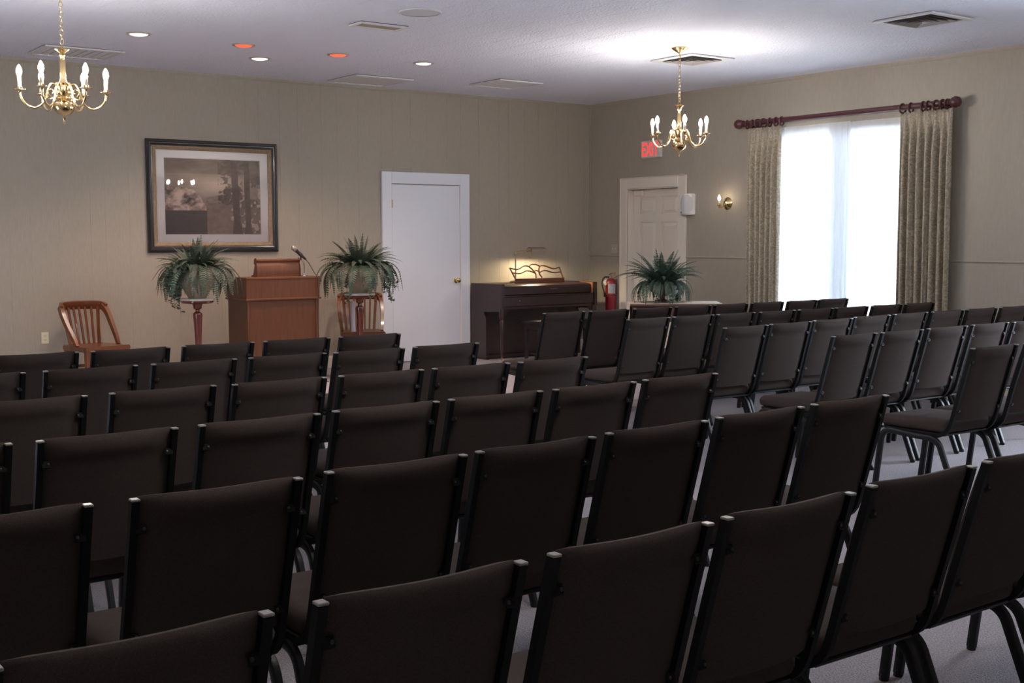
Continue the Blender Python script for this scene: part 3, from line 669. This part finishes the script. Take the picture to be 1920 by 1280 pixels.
for nm, ls in strips.items():
    for l in ls:
        pth = smoothpath([dk(u, z) for u, z in l], 5); bm = BM(); sweep(bm, pth, rect(.012, .012), side=(0, 1, -.5)); obj(nm, bm, 'desk_wood', md)
# pharmacy lamp on the piano
t = thing('desk_lamp', 'small metal reading lamp glowing on top of the piano', 'lamp', (8.875, 12.03, .9285))
bm = BM(); lathe(bm, [(.075, 0), (.078, .008), (.06, .018), (.012, .024), (.008, .04)], 20); obj('base', bm, 'brushed_brass', t, True)
bm = BM(); lathe(bm, [(.008, .03), (.008, .372)], 10); obj('pole', bm, 'chrome', t, True)
bm = BM(); sweep(bm, [(0, 0, .372), (.10, -.005, .392), (.23, -.01, .412)], circ(.007, 8)); lathe(bm, [(.012, -.016), (.012, .016)], 10, (0, 0, .372)); obj('arm', bm, 'brushed_brass', t, True)
bm = BM()
A, B = [], []
for i in range(13):
    a_ = R(-22+224*i/12); A.append((.056*math.cos(a_), .046*math.sin(a_))); B.append((.050*math.cos(a_), .040*math.sin(a_)))
poly = [(y, z) for y, z in A] + [(y, z) for y, z in B[::-1]]
prism(bm, [(y-.012, z+.395) for y, z in poly], .205, .43, 'x')
for e in (.205, .427): prism(bm, [(y*.95-.012, z*.95+.395) for y, z in A], e, e+.003, 'x')
obj('shade', bm, 'chrome', t, True)
bm = BM(); lathe(bm, [(.008, 0), (.016, .03), (.017, .07), (.010, .085)], 12, mtx=Matrix.Translation((.27, -.012, .412)) @ Matrix.Rotation(R(90), 4, 'Y')); obj('bulb', bm, 'lamp_glow', t, True)
bm = BM(); lathe(bm, [(.013, 0), (.013, .05)], 10, mtx=Matrix.Translation((.215, -.012, .40)) @ Matrix.Rotation(R(90), 4, 'Y')); lathe(bm, [(.004, -.10), (.006, -.096), (.004, -.06), (.002, 0)], 8, (.215, -.012, .40)); obj('socket', bm, 'brass', t, True)
# bench
t = thing('piano_bench', 'dark wooden bench drawn up in front of the piano', 'bench', (8.99, 11.36, 0))
bm = BM(); box(bm, -.40, .40, -.17, .17, .465, .498, .006, 2); obj('seat', bm, 'bench_wood', t)
bm = BM(); box(bm, -.37, .37, -.145, .145, .39, .4645, .003); obj('apron', bm, 'bench_wood', t)
for s in (-1, 1):
    for q in (-1, 1):
        bm = BM(); sweep(bm, [(s*.35, q*.125, .39), (s*.355, q*.128, 0)], rect(.04, .04), side=(1, 0, 0), scale=[1, .7]); obj('leg', bm, 'bench_wood', t)

# ------------------------------------------------------------------ chandeliers
def chandelier(loc, label, turn=45):
    t = thing('chandelier', label, 'chandelier', (loc[0], loc[1], 2.2213), R(turn), 'six-arm brass chandeliers')
    bm = BM(); lathe(bm, [(.003, 0), (.008, .006), (.004, .016), (.006, .028), (.010, .038), (.006, .046), (.012, .056), (.040, .066), (.060, .085), (.068, .108), (.060, .132), (.035, .146), (.020, .150)], 20); obj('body_ball', bm, 'brass', t, True)
    bm = BM(); lathe(bm, [(.020, .1505), (.030, .165), (.018, .18), (.030, .20), (.034, .225), (.024, .25), (.030, .262), (.022, .275), (.017, .29), (.019, .40), (.016, .43), (.022, .44), (.016, .448), (.022, .458), (.046, .474), (.046, .480), (.008, .482)], 18); obj('column', bm, 'brass', t, True)
    arm_path = smoothpath([(.028, 0, .205), (.042, 0, .245), (.070, 0, .255), (.092, 0, .215), (.118, 0, .140), (.165, 0, .102), (.215, 0, .112), (.252, 0, .155), (.262, 0, .198)], 5)
    bm = BM(); sweep(bm, arm_path, circ(.0075, 7), side=(0, 1, 0)); bmesh.ops.recalc_face_normals(bm, faces=bm.faces); am = bpy.data.meshes.new('arm'); bm.to_mesh(am); bm.free(); am.materials.append(MATS['brass'])
    bm = BM(); sc_ = smoothpath([(.030, 0, .180), (.060, 0, .170), (.088, 0, .185), (.092, 0, .212), (.072, 0, .222), (.060, 0, .205), (.070, 0, .194)], 4); sweep(bm, sc_, circ(.005, 6), side=(0, 1, 0))
    sc_ = smoothpath([(.060, 0, .170), (.085, 0, .158), (.100, 0, .165), (.096, 0, .178)], 4); sweep(bm, sc_, circ(.004, 6), side=(0, 1, 0)); bmesh.ops.recalc_face_normals(bm, faces=bm.faces); scm = bpy.data.meshes.new('scroll'); bm.to_mesh(scm); bm.free(); scm.materials.append(MATS['brass'])
    bm = BM(); lathe(bm, [(.006, .190), (.012, .198), (.012, .203), (.036, .209), (.040, .2125), (.034, .2125), (.016, .211), (.016, .228), (.014, .228)], 16, (.262, 0, 0)); cm = bpy.data.meshes.new('cup'); bm.to_mesh(cm); bm.free(); cm.materials.append(MATS['brass'])
    bm = BM(); lathe(bm, [(.0125, .2285), (.0125, .292), (.008, .294)], 12, (.262, 0, 0)); slm = bpy.data.meshes.new('candle'); bm.to_mesh(slm); bm.free(); slm.materials.append(MATS['candle_sleeve'])
    bm = BM(); lathe(bm, [(.007, .2945), (.012, .302), (.0175, .320), (.0165, .338), (.009, .356), (.002, .368)], 10, (.262, 0, 0)); bum = bpy.data.meshes.new('bulb'); bm.to_mesh(bum); bm.free(); bum.materials.append(MATS['bulb_glow'])
    for me in (am, scm, cm, slm, bum): me.polygons.foreach_set('use_smooth', [True]*len(me.polygons))
    for k in range(6):
        a = 2*PI*k/6; rot = (0, 0, a)
        ao = link('arm', am, t, None, rot); link('scroll', scm, t, None, rot)
        link('cup', cm, ao); link('candle', slm, ao); link('bulb', bum, ao)
    top = ZC-2.2213
    bm = BM(); torus(bm, .012, .0028, 12, 5, Matrix.Diagonal((1, 1, 1, 1)), 1.45); bmesh.ops.transform(bm, matrix=Matrix.Rotation(R(90), 4, 'X'), verts=bm.verts); lm = bpy.data.meshes.new('chain_link'); bm.to_mesh(lm); bm.free(); lm.materials.append(MATS['brushed_brass']); lm.polygons.foreach_set('use_smooth', [True]*len(lm.polygons))
    z = .496; k = 0
    while z < top-.03: link('chain_link', lm, t, (0, 0, z), (0, 0, R(45+90*(k % 2)))); z += .0293; k += 1
    bm = BM(); lathe(bm, [(.004, -.062), (.012, -.055), (.022, -.048), (.062, -.022), (.078, -.008), (.078, 0)], 22, (0, 0, top)); obj('ceiling_canopy', bm, 'brass', t, True)
    return t
chandelier((2.307, 8.043), 'brass six-arm chandelier with lit candle bulbs, above the lone wooden chair')
chandelier((7.89, 8.135), 'brass six-arm chandelier with lit candle bulbs, hanging in front of the exit sign', 56.5)
chandelier((8.45, 2.45), 'brass six-arm chandelier seen only as a reflection in the picture glass')
chandelier((2.31, 2.6), 'brass six-arm chandelier above the frame, over the fifth row left of the aisle')

# ------------------------------------------------------------------ framed picture
t = thing('framed_picture', 'large black and gold framed sepia lake landscape above the fern', 'picture', (5.058, YB, 1.927))
W2, H2 = .731, .588
def ring(bm_, w0, h0, d0, w1, h1, d1):
    a_ = [bm_.verts.new((sx*w0, -d0, sz*h0)) for sx, sz in ((-1, -1), (1, -1), (1, 1), (-1, 1))]; b_ = [bm_.verts.new((sx*w1, -d1, sz*h1)) for sx, sz in ((-1, -1), (1, -1), (1, 1), (-1, 1))]
    for i in range(4): bm_.faces.new((a_[i], a_[(i+1) % 4], b_[(i+1) % 4], b_[i]))
def mould(bm_, steps):
    for (w0, d0), (w1, d1) in zip(steps, steps[1:]): ring(bm_, W2-w0, H2-w0, d0, W2-w1, H2-w1, d1)
bm = BM(); mould(bm, [(0, .0005), (0, .030), (.010, .040), (.026, .042), (.032, .034), (.044, .034), (.050, .028), (.064, .026), (.064, .0005), (0, .0005)]); obj('frame', bm, 'frame_black', t)
bm = BM(); mould(bm, [(.0645, .0005), (.0645, .027), (.075, .029), (.098, .022), (.106, .018), (.106, .0005), (.0645, .0005)]); obj('liner', bm, 'frame_gold', t)
iw, ih = .5345, .397
bm = BM(); ring(bm, W2-.1065, H2-.1065, .008, iw+.006, ih+.006, .008); obj('mat_board', bm, 'mat_board', t)
bm = BM(); ring(bm, iw+.006, ih+.006, .008, iw, ih, .0045); obj('mat_bevel', bm, 'mat_bevel', t)
NXp, NZp = 168, 126
rng = np.random.RandomState(4)
def vnoise(u, v, s, seed):
    g = np.random.RandomState(seed).rand(64, 64); x_ = (u*s) % 63; y_ = (v*s) % 63; i = x_.astype(int); j = y_.astype(int); fx = x_-i; fy = y_-j; fx = fx*fx*(3-2*fx); fy = fy*fy*(3-2*fy)
    return (g[i, j]*(1-fx)+g[i+1, j]*fx)*(1-fy)+(g[i, j+1]*(1-fx)+g[i+1, j+1]*fx)*fy
def fbm(u, v, s, seed): return sum(vnoise(u, v, s*2**k, seed+k)*.5**k for k in range(4))/1.875
uu, vv = np.meshgrid(np.linspace(0, 1, NXp), np.linspace(0, 1, NZp))     # v up
n1, n2, n3 = fbm(uu, vv*2.2, 5, 1), fbm(uu, vv, 14, 9), fbm(uu, vv, 30, 17)
val = .20+.16*(n1-.5)+.22*np.exp(-((uu-.55)/.3)**2-((vv-.58)/.16)**2)-.06*(vv > .8)          # sky
val = np.where((np.abs(vv-.46-.05*np.sin((uu-.45)*6)) < .035) & (uu > .42), .22+.2*(n3-.5), val)   # far shore
hill = .62-.16*np.clip((uu-.22)/.2, 0, 1)**2*1.6+.05*(n2-.5)
tree_l = (uu < .425) & (vv < hill) & (vv > .315)
val = np.where(tree_l, np.clip(.30+1.2*(n2-.45)+.5*(n3-.5), .06, .62), val)
val = np.where((uu < .43) & (vv <= .315), .085+.03*n3-.03*(1-uu), val)                       # dark water
val = np.where((uu >= .43) & (vv < .42), .15+.10*(n3-.5)+.04*(uu < .7), val)                # bank
val = np.where((uu > .55) & (fbm(uu, vv, 7, 31)+.25*n3 > .60+.35*np.abs(uu-.8)-.12*(vv-.4)) & (vv > .34), .085+.14*(n3-.35), val)
val = np.where((uu > .68) & (fbm(uu, vv, 18, 41) > .60) & (vv < .62), .30+.2*n3, val)
for c, wd, sl in ((.735, .036, .03), (.862, .030, .015)):                                  # trunks
    m_ = np.abs(uu-c-sl*(.5-vv)) < wd*(1+.5*(vv < .15)*(1-vv/.15)); val = np.where(m_ & (vv < .97), .055+.05*n3, val)
val = np.clip(val*1.3+.03, .05, .8)  # tones lifted, haze on the picture glass put into the print
colr = np.stack([val*1.12+.015, val*.90+.010, val*.80+.010, np.ones_like(val)], -1)
dark = ((uu < .43) & (vv <= .315))[..., None]; colr = np.where(dark, colr*np.array([.86, .98, 1.12, 1]), colr)
vs = [(-iw+2*iw*i/(NXp-1), -.0046, -ih+2*ih*j/(NZp-1)) for j in range(NZp) for i in range(NXp)]
fs = [(j*NXp+i, j*NXp+i+1, (j+1)*NXp+i+1, (j+1)*NXp+i) for j in range(NZp-1) for i in range(NXp-1)]
me = bpy.data.meshes.new('print'); me.from_pydata(vs, [], fs); me.materials.append(MATS['art_print'])
at = me.color_attributes.new('print', 'FLOAT_COLOR', 'POINT'); at.data.foreach_set('color', colr.reshape(-1).astype(np.float32))
link('print', me, t)
bm = BM(); box(bm, -W2+.107, W2-.107, -.0145, -.0125, -H2+.107, H2-.107); obj('glass', bm, 'clear_glass', t)

# ------------------------------------------------------------------ curtains, rod, sheers
XC = 10.18
def folds(name, y0, y1, z0, z1, xc, nf, amp, m, label, cat, group, flare=.04, seed=0, amp_top=.35, thick=.003, header=.08):
    rnd = random.Random(seed); nx, nz = nf*14, 34; offs = [rnd.uniform(-.25, .25) for _ in range(nf+2)]; am = [rnd.uniform(.75, 1.2) for _ in range(nf+2)]
    vs, uvs = [], []
    for j in range(nz+1):
        v = j/nz; z = z1+(z0-z1)*v
        a = amp*(amp_top+(1-amp_top)*min(1, max(0, (v*(z1-z0)-header)/.35)))
        for i in range(nx+1):
            u = i/nx; ph = u*nf; k = int(min(nf-1, ph)); y = y0+(y1-y0)*u
            y += (u-.5)*flare*v + .010*math.sin(ph*2*PI+offs[k]*3)*v
            wv = math.sin(2*PI*ph+offs[k]*v*2)*am[k]
            if v*(z1-z0) < header+.06: wv = wv*.55+.45*math.copysign(abs(math.sin(2*PI*ph))**4, -1)
            vs.append((xc+a*wv+.006*math.sin(9*u+3*v+seed), y, z)); uvs.append((u*(y1-y0)*2.2*1.0, z*1.0, 0))
    fs = [(j*(nx+1)+i, j*(nx+1)+i+1, (j+1)*(nx+1)+i+1, (j+1)*(nx+1)+i) for j in range(nz) for i in range(nx)]
    me = bpy.data.meshes.new(name); me.from_pydata(vs, [], fs); me.materials.append(MATS[m]); me.polygons.foreach_set('use_smooth', [True]*len(fs))
    at = me.attributes.new('cloth', 'FLOAT_VECTOR', 'POINT'); at.data.foreach_set('vector', np.array(uvs, dtype=np.float32).ravel())
    o = link(name, me)
    if thick: sm = o.modifiers.new('thick', 'SOLIDIFY'); sm.thickness = thick
    return tag(o, label, cat, group)
cl = folds('curtain', 9.395, 8.905, .03, 2.694, XC, 6, .044, 'damask', 'left-hand beige damask curtain, between the sconce and the window', 'curtain', 'damask curtains', .03, 3)
cr = folds('curtain', 7.392, 6.800, .03, 2.700, XC, 7, .052, 'damask', 'right-hand beige damask curtain with wider folds at the far side of the window', 'curtain', 'damask curtains', .02, 8)
for par, ys in ((cl, [9.41, 9.33, 9.25, 9.17, 9.08, 8.99, 8.91]), (cr, [7.365, 7.27, 7.13, 7.075, 6.985, 6.915, 6.862])):
    for y in ys:
        tl = random.uniform(-22, 22)
        bm = BM(); torus(bm, .044, .010, 18, 7, Matrix.Translation((XC, y, 2.742)) @ Matrix.Rotation(R(tl), 4, 'Z') @ Matrix.Rotation(R(90), 4, 'X')); obj('ring', bm, 'rod_wood', par, True)
t = thing('curtain_rod', 'dark plum wooden curtain rod with ball finials above the window', 'curtain rod', (XC, 8.158, 2.755))
bm = BM(); lathe(bm, [(.0285, -1.30), (.0285, 1.30)], 16, mtx=Matrix.Rotation(R(90), 4, 'X')); obj('rod', bm, 'rod_wood', t, True)
for s in (-1, 1):
    bm = BM(); lathe(bm, [(.034, 1.3005), (.036, 1.315), (.028, 1.325), (.045, 1.345), (.056, 1.38), (.045, 1.415), (.02, 1.432), (.003, 1.436)], 18, mtx=Matrix.Rotation(R(-90 if s > 0 else 90), 4, 'X')); obj('finial', bm, 'rod_wood', t, True)
    bm = BM(); box(bm, .0, XR-XC-.001, s*1.22-.015, s*1.22+.015, -.055, -.029, .003); box(bm, XR-XC-.016, XR-XC-.001, s*1.22-.03, s*1.22+.03, -.10, .03, .003); obj('bracket', bm, 'rod_wood', t)
folds('sheer_curtain', 9.005, 8.045, .05, 2.680, 10.245, 13, .015, 'sheer_fabric', 'white sheer curtain panel on the half of the window nearer the sconce', 'curtain', 'white sheer curtains', 0, 5, .5, 0)
folds('sheer_curtain', 8.305, 7.440, .05, 2.676, 10.284, 12, .010, 'sheer_fabric', 'white sheer curtain panel on the half of the window farther from the sconce', 'curtain', 'white sheer curtains', 0, 6, .5, 0)
for ya_, yb_, xc_ in ((9.004, 8.046, 10.258), (8.304, 7.441, 10.285)):   # stiff gathered headings
    pass

# ------------------------------------------------------------------ wall things
# exit sign
t = thing('exit_sign', 'small white exit sign with red letters above the panelled door', 'sign', (XR, 11.082, 2.575))
bm = BM(); box(bm, -.05, -.001, -.172, .172, -.105, .105, .006); obj('housing', bm, 'exit_housing', t)
cu = bpy.data.curves.new('lettering', 'FONT'); cu.body = 'EXIT'; cu.size = .205; cu.extrude = .0015; cu.align_x = 'CENTER'; cu.align_y = 'CENTER'; cu.offset = .004
tmp = bpy.data.objects.new('lettering', cu); COL.objects.link(tmp); bpy.context.view_layer.update()
me = bpy.data.meshes.new_from_object(tmp.evaluated_get(bpy.context.evaluated_depsgraph_get())); bpy.data.objects.remove(tmp)
me.materials.clear(); me.materials.append(MATS['exit_red'])
xs = [v.co.x for v in me.vertices]; ys = [v.co.y for v in me.vertices]
kx, ky = .295/(max(xs)-min(xs)), .165/(max(ys)-min(ys)); mx_, my_ = (max(xs)+min(xs))/2, (max(ys)+min(ys))/2
for v in me.vertices: v.co = ((v.co.x-mx_)*kx, (v.co.y-my_)*ky, v.co.z)
link('lettering', me, t, (-.0525, 0, 0), (R(90), 0, R(-90)))
# sconce
t = thing('wall_sconce', 'brass candle wall sconce with one lit bulb', 'sconce', (XR, 9.81, 1.875))
bm = BM(); lathe(bm, [(.072, .0005), (.072, .008), (.060, .018), (.046, .024), (.030, .042), (.012, .05)], 22, mtx=Matrix.Rotation(R(-90), 4, 'Y')); obj('back_plate', bm, 'brass', t, True)
bm = BM(); sweep(bm, smoothpath([(-.045, 0, 0), (-.075, .003, -.035), (-.115, .006, -.045), (-.135, .008, -.03)], 5), circ(.0065, 7)); lathe(bm, [(.002, -.062), (.007, -.055), (.005, -.045), (.014, -.03), (.033, -.022), (.035, -.018), (.014, -.016), (.014, .002), (.012, .002)], 14, (-.135, .008, 0)); obj('arm', bm, 'brass', t, True)
bm = BM(); lathe(bm, [(.011, .0025), (.011, .03), (.007, .031)], 10, (-.135, .008, 0)); obj('candle', bm, 'candle_sleeve', t, True)
bm = BM(); lathe(bm, [(.007, .0315), (.014, .042), (.017, .056), (.012, .076), (.002, .098)], 10, (-.135, .008, 0)); obj('bulb', bm, 'sconce_glow', t, True)
# white wall speaker
t = thing('wall_speaker', 'white curved wall speaker mounted beside the panelled door', 'speaker', (XR, 10.405, 1.88))
bm = BM(); prism(bm, [(-.001, -.075), (-.001, .075), (-.045, .085), (-.12, .07), (-.12, -.03), (-.085, -.075)], -.125, .125, 'z'); bmesh.ops.bevel(bm, geom=list(bm.edges), offset=.008, segments=2, affect='EDGES'); obj('cabinet', bm, 'plastic_white', t, True)
bm = BM()
prof_ = [(-.06, -.093), (-.10, -.082), (-.135, -.05), (-.142, -.01), (-.135, .03), (-.125, .05)]
for k, (a_, b_) in enumerate(zip(prof_, prof_[1:])): pass
A_ = []
for j in range(9):
    zz = -.11+.22*j/8; kk = math.sqrt(max(.02, 1-(zz/.125)**2))
    A_.append([bm.verts.new((x_-.010, -.02+(y_+.02)*kk, zz)) for x_, y_ in prof_])
for a_, b_ in zip(A_, A_[1:]):
    for k in range(len(prof_)-1): bm.faces.new((a_[k], a_[k+1], b_[k+1], b_[k]))
obj('grille', bm, 'speaker_cloth', t, True)
bm = BM(); box(bm, -.1225, -.1205, .036, .062, -.11, -.085); obj('badge', bm, 'plastic_grey', t)
# switch and outlet
t = thing('light_switch', 'beige light switch plate between the corner and the panelled door', 'switch', (XR, 11.80, 1.335))
bm = BM(); box(bm, -.007, -.0005, -.058, .058, -.058, .058, .003); obj('plate', bm, 'plastic_beige', t)
for q in (-.023, .023):
    bm = BM(); box(bm, -.014, -.0072, q-.005, q+.005, -.004, .014, .002); obj('toggle', bm, 'plastic_ivory', t)
t = thing('wall_outlet', 'ivory electrical outlet low on the wall beside the lone wooden chair', 'outlet', (3.266, YB, .504))
bm = BM(); box(bm, -.036, .036, -.007, -.0005, -.058, .058, .003); obj('plate', bm, 'plastic_ivory', t)
for q in (-.02, .02):
    bm = BM(); box(bm, -.016, .016, -.0095, -.0072, q-.014, q+.014, .003); so = obj('socket', bm, 'plastic_ivory', t)
    bm = BM()
    for e in (-.006, .006): box(bm, e-.0012, e+.0012, -.0100, -.0096, q-.002, q+.008)
    box(bm, -.002, .002, -.0100, -.0096, q-.010, q-.006); obj('slot', bm, 'slot_dark', so)
# fire extinguisher
t = thing('fire_extinguisher', 'red fire extinguisher hanging on the wall beside the panelled door', 'fire extinguisher', (XR-.085, 11.775, .53))
bm = BM(); lathe(bm, [(.055, 0), (.068, .008), (.070, .03), (.070, .36), (.062, .40), (.035, .425), (.022, .43)], 22); obj('cylinder', bm, 'extinguisher_red', t, True)
bm = BM(); lathe(bm, [(.0705, .205), (.0705, .215)], 22); obj('seam_band', bm, 'slot_dark', t, True)
bm = BM()
for i in range(9):
    pass
a0_, a1_ = R(200), R(285)
ps = [((.0712)*math.cos(a0_+(a1_-a0_)*i/8), (.0712)*math.sin(a0_+(a1_-a0_)*i/8)) for i in range(9)]
lo = [bm.verts.new((x_, y_, .235)) for x_, y_ in ps]; hi = [bm.verts.new((x_, y_, .36)) for x_, y_ in ps]
for i in range(8): bm.faces.new((lo[i], lo[i+1], hi[i+1], hi[i]))
obj('label', bm, 'label_paper', t, True)
bm = BM(); lathe(bm, [(.018, .4305), (.018, .455), (.012, .46)], 12); sweep(bm, [(0, .02, .462), (0, -.02, .472), (-.02, -.10, .478)], rect(.022, .006), side=(1, 0, 0)); obj('valve', bm, 'plastic_grey', t)
bm = BM(); sweep(bm, [(0, .03, .475), (0, -.02, .495), (-.02, -.11, .500)], rect(.022, .006), side=(1, 0, 0)); obj('handle', bm, 'extinguisher_red', t)
bm = BM(); sweep(bm, smoothpath([(-.01, .015, .445), (-.06, .06, .44), (-.095, .06, .36), (-.088, .02, .24)], 5), circ(.010, 8)); lathe(bm, [(.012, -.05), (.014, .0)], 8, (-.088, .02, .24)); obj('hose', bm, 'cable_black', t, True)
bm = BM(); box(bm, -.0025, .0025, -.03, .03, -.07, .0, mtx=Matrix.Translation((-.065, .05, .40)) @ Matrix.Rotation(R(-50), 4, 'X') @ Matrix.Rotation(R(35), 4, 'Z')); obj('tag', bm, 'tag_paper', t)
bm = BM(); box(bm, .0715, .0845, -.03, .03, .05, .42); obj('wall_bracket', bm, 'plastic_grey', t)

# ------------------------------------------------------------------ ceiling things
def downlight(x, y, m, label):
    t = thing('downlight', label, 'downlight', (x, y, ZC), 0, 'recessed ceiling downlights')
    bm = BM(); lathe(bm, [(.082, 0), (.105, 0), (.105, -.004), (.098, -.010), (.086, -.010), (.080, -.003)], 28, cap=False); obj('trim_ring', bm, 'ceiling_trim', t, True)
    bm = BM(); lathe(bm, [(.079, -.0006), (.074, -.010), (.050, -.017), (.001, -.020)], 24, cap=False); obj('lens', bm, m, t, True)
    l = bpy.data.lights.new('downlight_lamp', 'SPOT'); l.energy = CAN_POWER*(1 if 'white' in m else .35); l.color = CAN_WHITE if 'white' in m else CAN_RED
    l.spot_size = R(130); l.spot_blend = .7; l.shadow_soft_size = .05
    o = bpy.data.objects.new('downlight_lamp', l); COL.objects.link(o); o.location = (x, y, ZC-.035)
for x, y, m_, lab in ((3.589, 10.272, 'white_downlight', 'white recessed downlight nearest the chandelier over the wooden chair'),
                      (4.561, 10.311, 'red_downlight', 'red recessed downlight above the picture'),
                      (5.017, 10.974, 'white_downlight', 'white recessed downlight between the two red ones'),
                      (5.524, 10.324, 'red_downlight', 'red recessed downlight above the lectern'),
                      (6.483, 10.329, 'white_downlight', 'white recessed downlight above the fern by the white door')):
    downlight(x, y, m_, lab)
t = thing('ceiling_speaker', 'flat round white speaker grille in the ceiling', 'speaker', (5.03, 8.055, ZC))
bm = BM(); lathe(bm, [(.150, 0), (.168, 0), (.168, -.006), (.160, -.010), (.150, -.008)], 36, cap=False); obj('rim', bm, 'vent_white', t, True)
bm = BM(); lathe(bm, [(.1495, -.001), (.1495, -.006), (.10, -.008), (.001, -.009)], 36, cap=False); obj('grille', bm, 'speaker_cloth', t, True)
def grille(c, w_, d_, n, label, frame='vent_white', slat='vent_white', back='vent_cavity_shade', tilt=3, rz=0):
    t = thing('ceiling_vent', label, 'vent', (c[0], c[1], ZC), rz, 'ceiling air vents'); f = .028
    bm = BM(); box(bm, -w_/2+.004, w_/2-.004, -d_/2+.004, d_/2-.004, -.004, -.0005); obj('cavity_shade', bm, back, t)  # dark plate imitates the shade behind the slats
    bm = BM()
    for a, b, c_, d in ((-w_/2, -w_/2+f, -d_/2, d_/2), (w_/2-f, w_/2, -d_/2, d_/2), (-w_/2+f, w_/2-f, -d_/2, -d_/2+f), (-w_/2+f, w_/2-f, d_/2-f, d_/2)): box(bm, a, b, c_, d, -.020, -.0045, .003)
    obj('frame', bm, frame, t)
    if n:
        p = (w_-2*f)/n
        for i in range(n):
            x_ = -w_/2+f+p*(i+.5)
            bm = BM(); box(bm, -p*.40, p*.40, -d_/2+f, d_/2-f, -.0015, .0015, mtx=Matrix.Translation((x_, 0, -.0125)) @ Matrix.Rotation(R(tilt), 4, 'Y')); obj('slat', bm, slat, t)
    else:
        bm = BM(); box(bm, -w_/2+f, w_/2-f, -d_/2+f, d_/2-f, -.010, -.0045); obj('screen', bm, slat, t)
grille((5.05, 8.73), .45, .215, 0, 'narrow rectangular ceiling vent with tan screen beside the round speaker', slat='vent_tan')
grille((3.45, 11.58), .72, .60, 9, 'slatted square vent in the ceiling behind the chandelier over the wooden chair', tilt=3)
grille((6.675, 11.74), .72, .66, 10, 'slatted square vent in the ceiling above the white door', tilt=3)
grille((8.08, 11.12), .60, .60, 5, 'bright slatted square vent in the ceiling nearest the room corner', tilt=3)
def diffuser(c, w_, label, rz=0):
    t = thing('ceiling_diffuser', label, 'vent', (c[0], c[1], ZC), rz, 'stepped ceiling diffusers')
    def sq(bm_, a0, z0, a1, z1, th=.002):
        def rr(a, z): return [bm_.verts.new((sx*a, sy*a, z)) for sx, sy in ((-1, -1), (1, -1), (1, 1), (-1, 1))]
        A, B, C_, D = rr(a0, z0), rr(a1, z1), rr(a1-.001, z1+th), rr(a0-.001, z0+th)
        for P_, Q_ in ((A, B), (B, C_), (C_, D), (D, A)):
            for i in range(4): bm_.faces.new((P_[i], P_[(i+1) % 4], Q_[(i+1) % 4], Q_[i]))
    h = w_/2
    bm = BM(); box(bm, -h+.02, h-.02, -h+.02, h-.02, -.004, -.0005); obj('cavity_shade', bm, 'vent_cavity_shade', t)  # dark plate imitates the shaded duct opening
    bm = BM()
    for a, b, c_, d in ((-h, -h+.055, -h, h), (h-.055, h, -h, h), (-h+.055, h-.055, -h, -h+.055), (-h+.055, h-.055, h-.055, h)): box(bm, a, b, c_, d, -.018, -.0045, .003)
    obj('frame', bm, 'vent_white', t)
    for k, (a0, a1) in enumerate(((h-.085, h-.12), (h-.135, h-.17), (h-.185, h-.22))):
        if a1 < .02: continue
        bm = BM(); sq(bm, a0, -.024-.002*k, a1, -.006); obj('vane', bm, 'vent_grey', t)
    bm = BM(); sq(bm, max(.05, h-.235), -.030, .002, -.012); obj('centre_cone', bm, 'vent_grey', t)
diffuser((8.475, 5.96), .56, 'stepped square ceiling diffuser nearest the camera, above the right chairs')
diffuser((8.49, 8.58), .58, 'stepped square ceiling diffuser just behind the hanging chandelier chain')
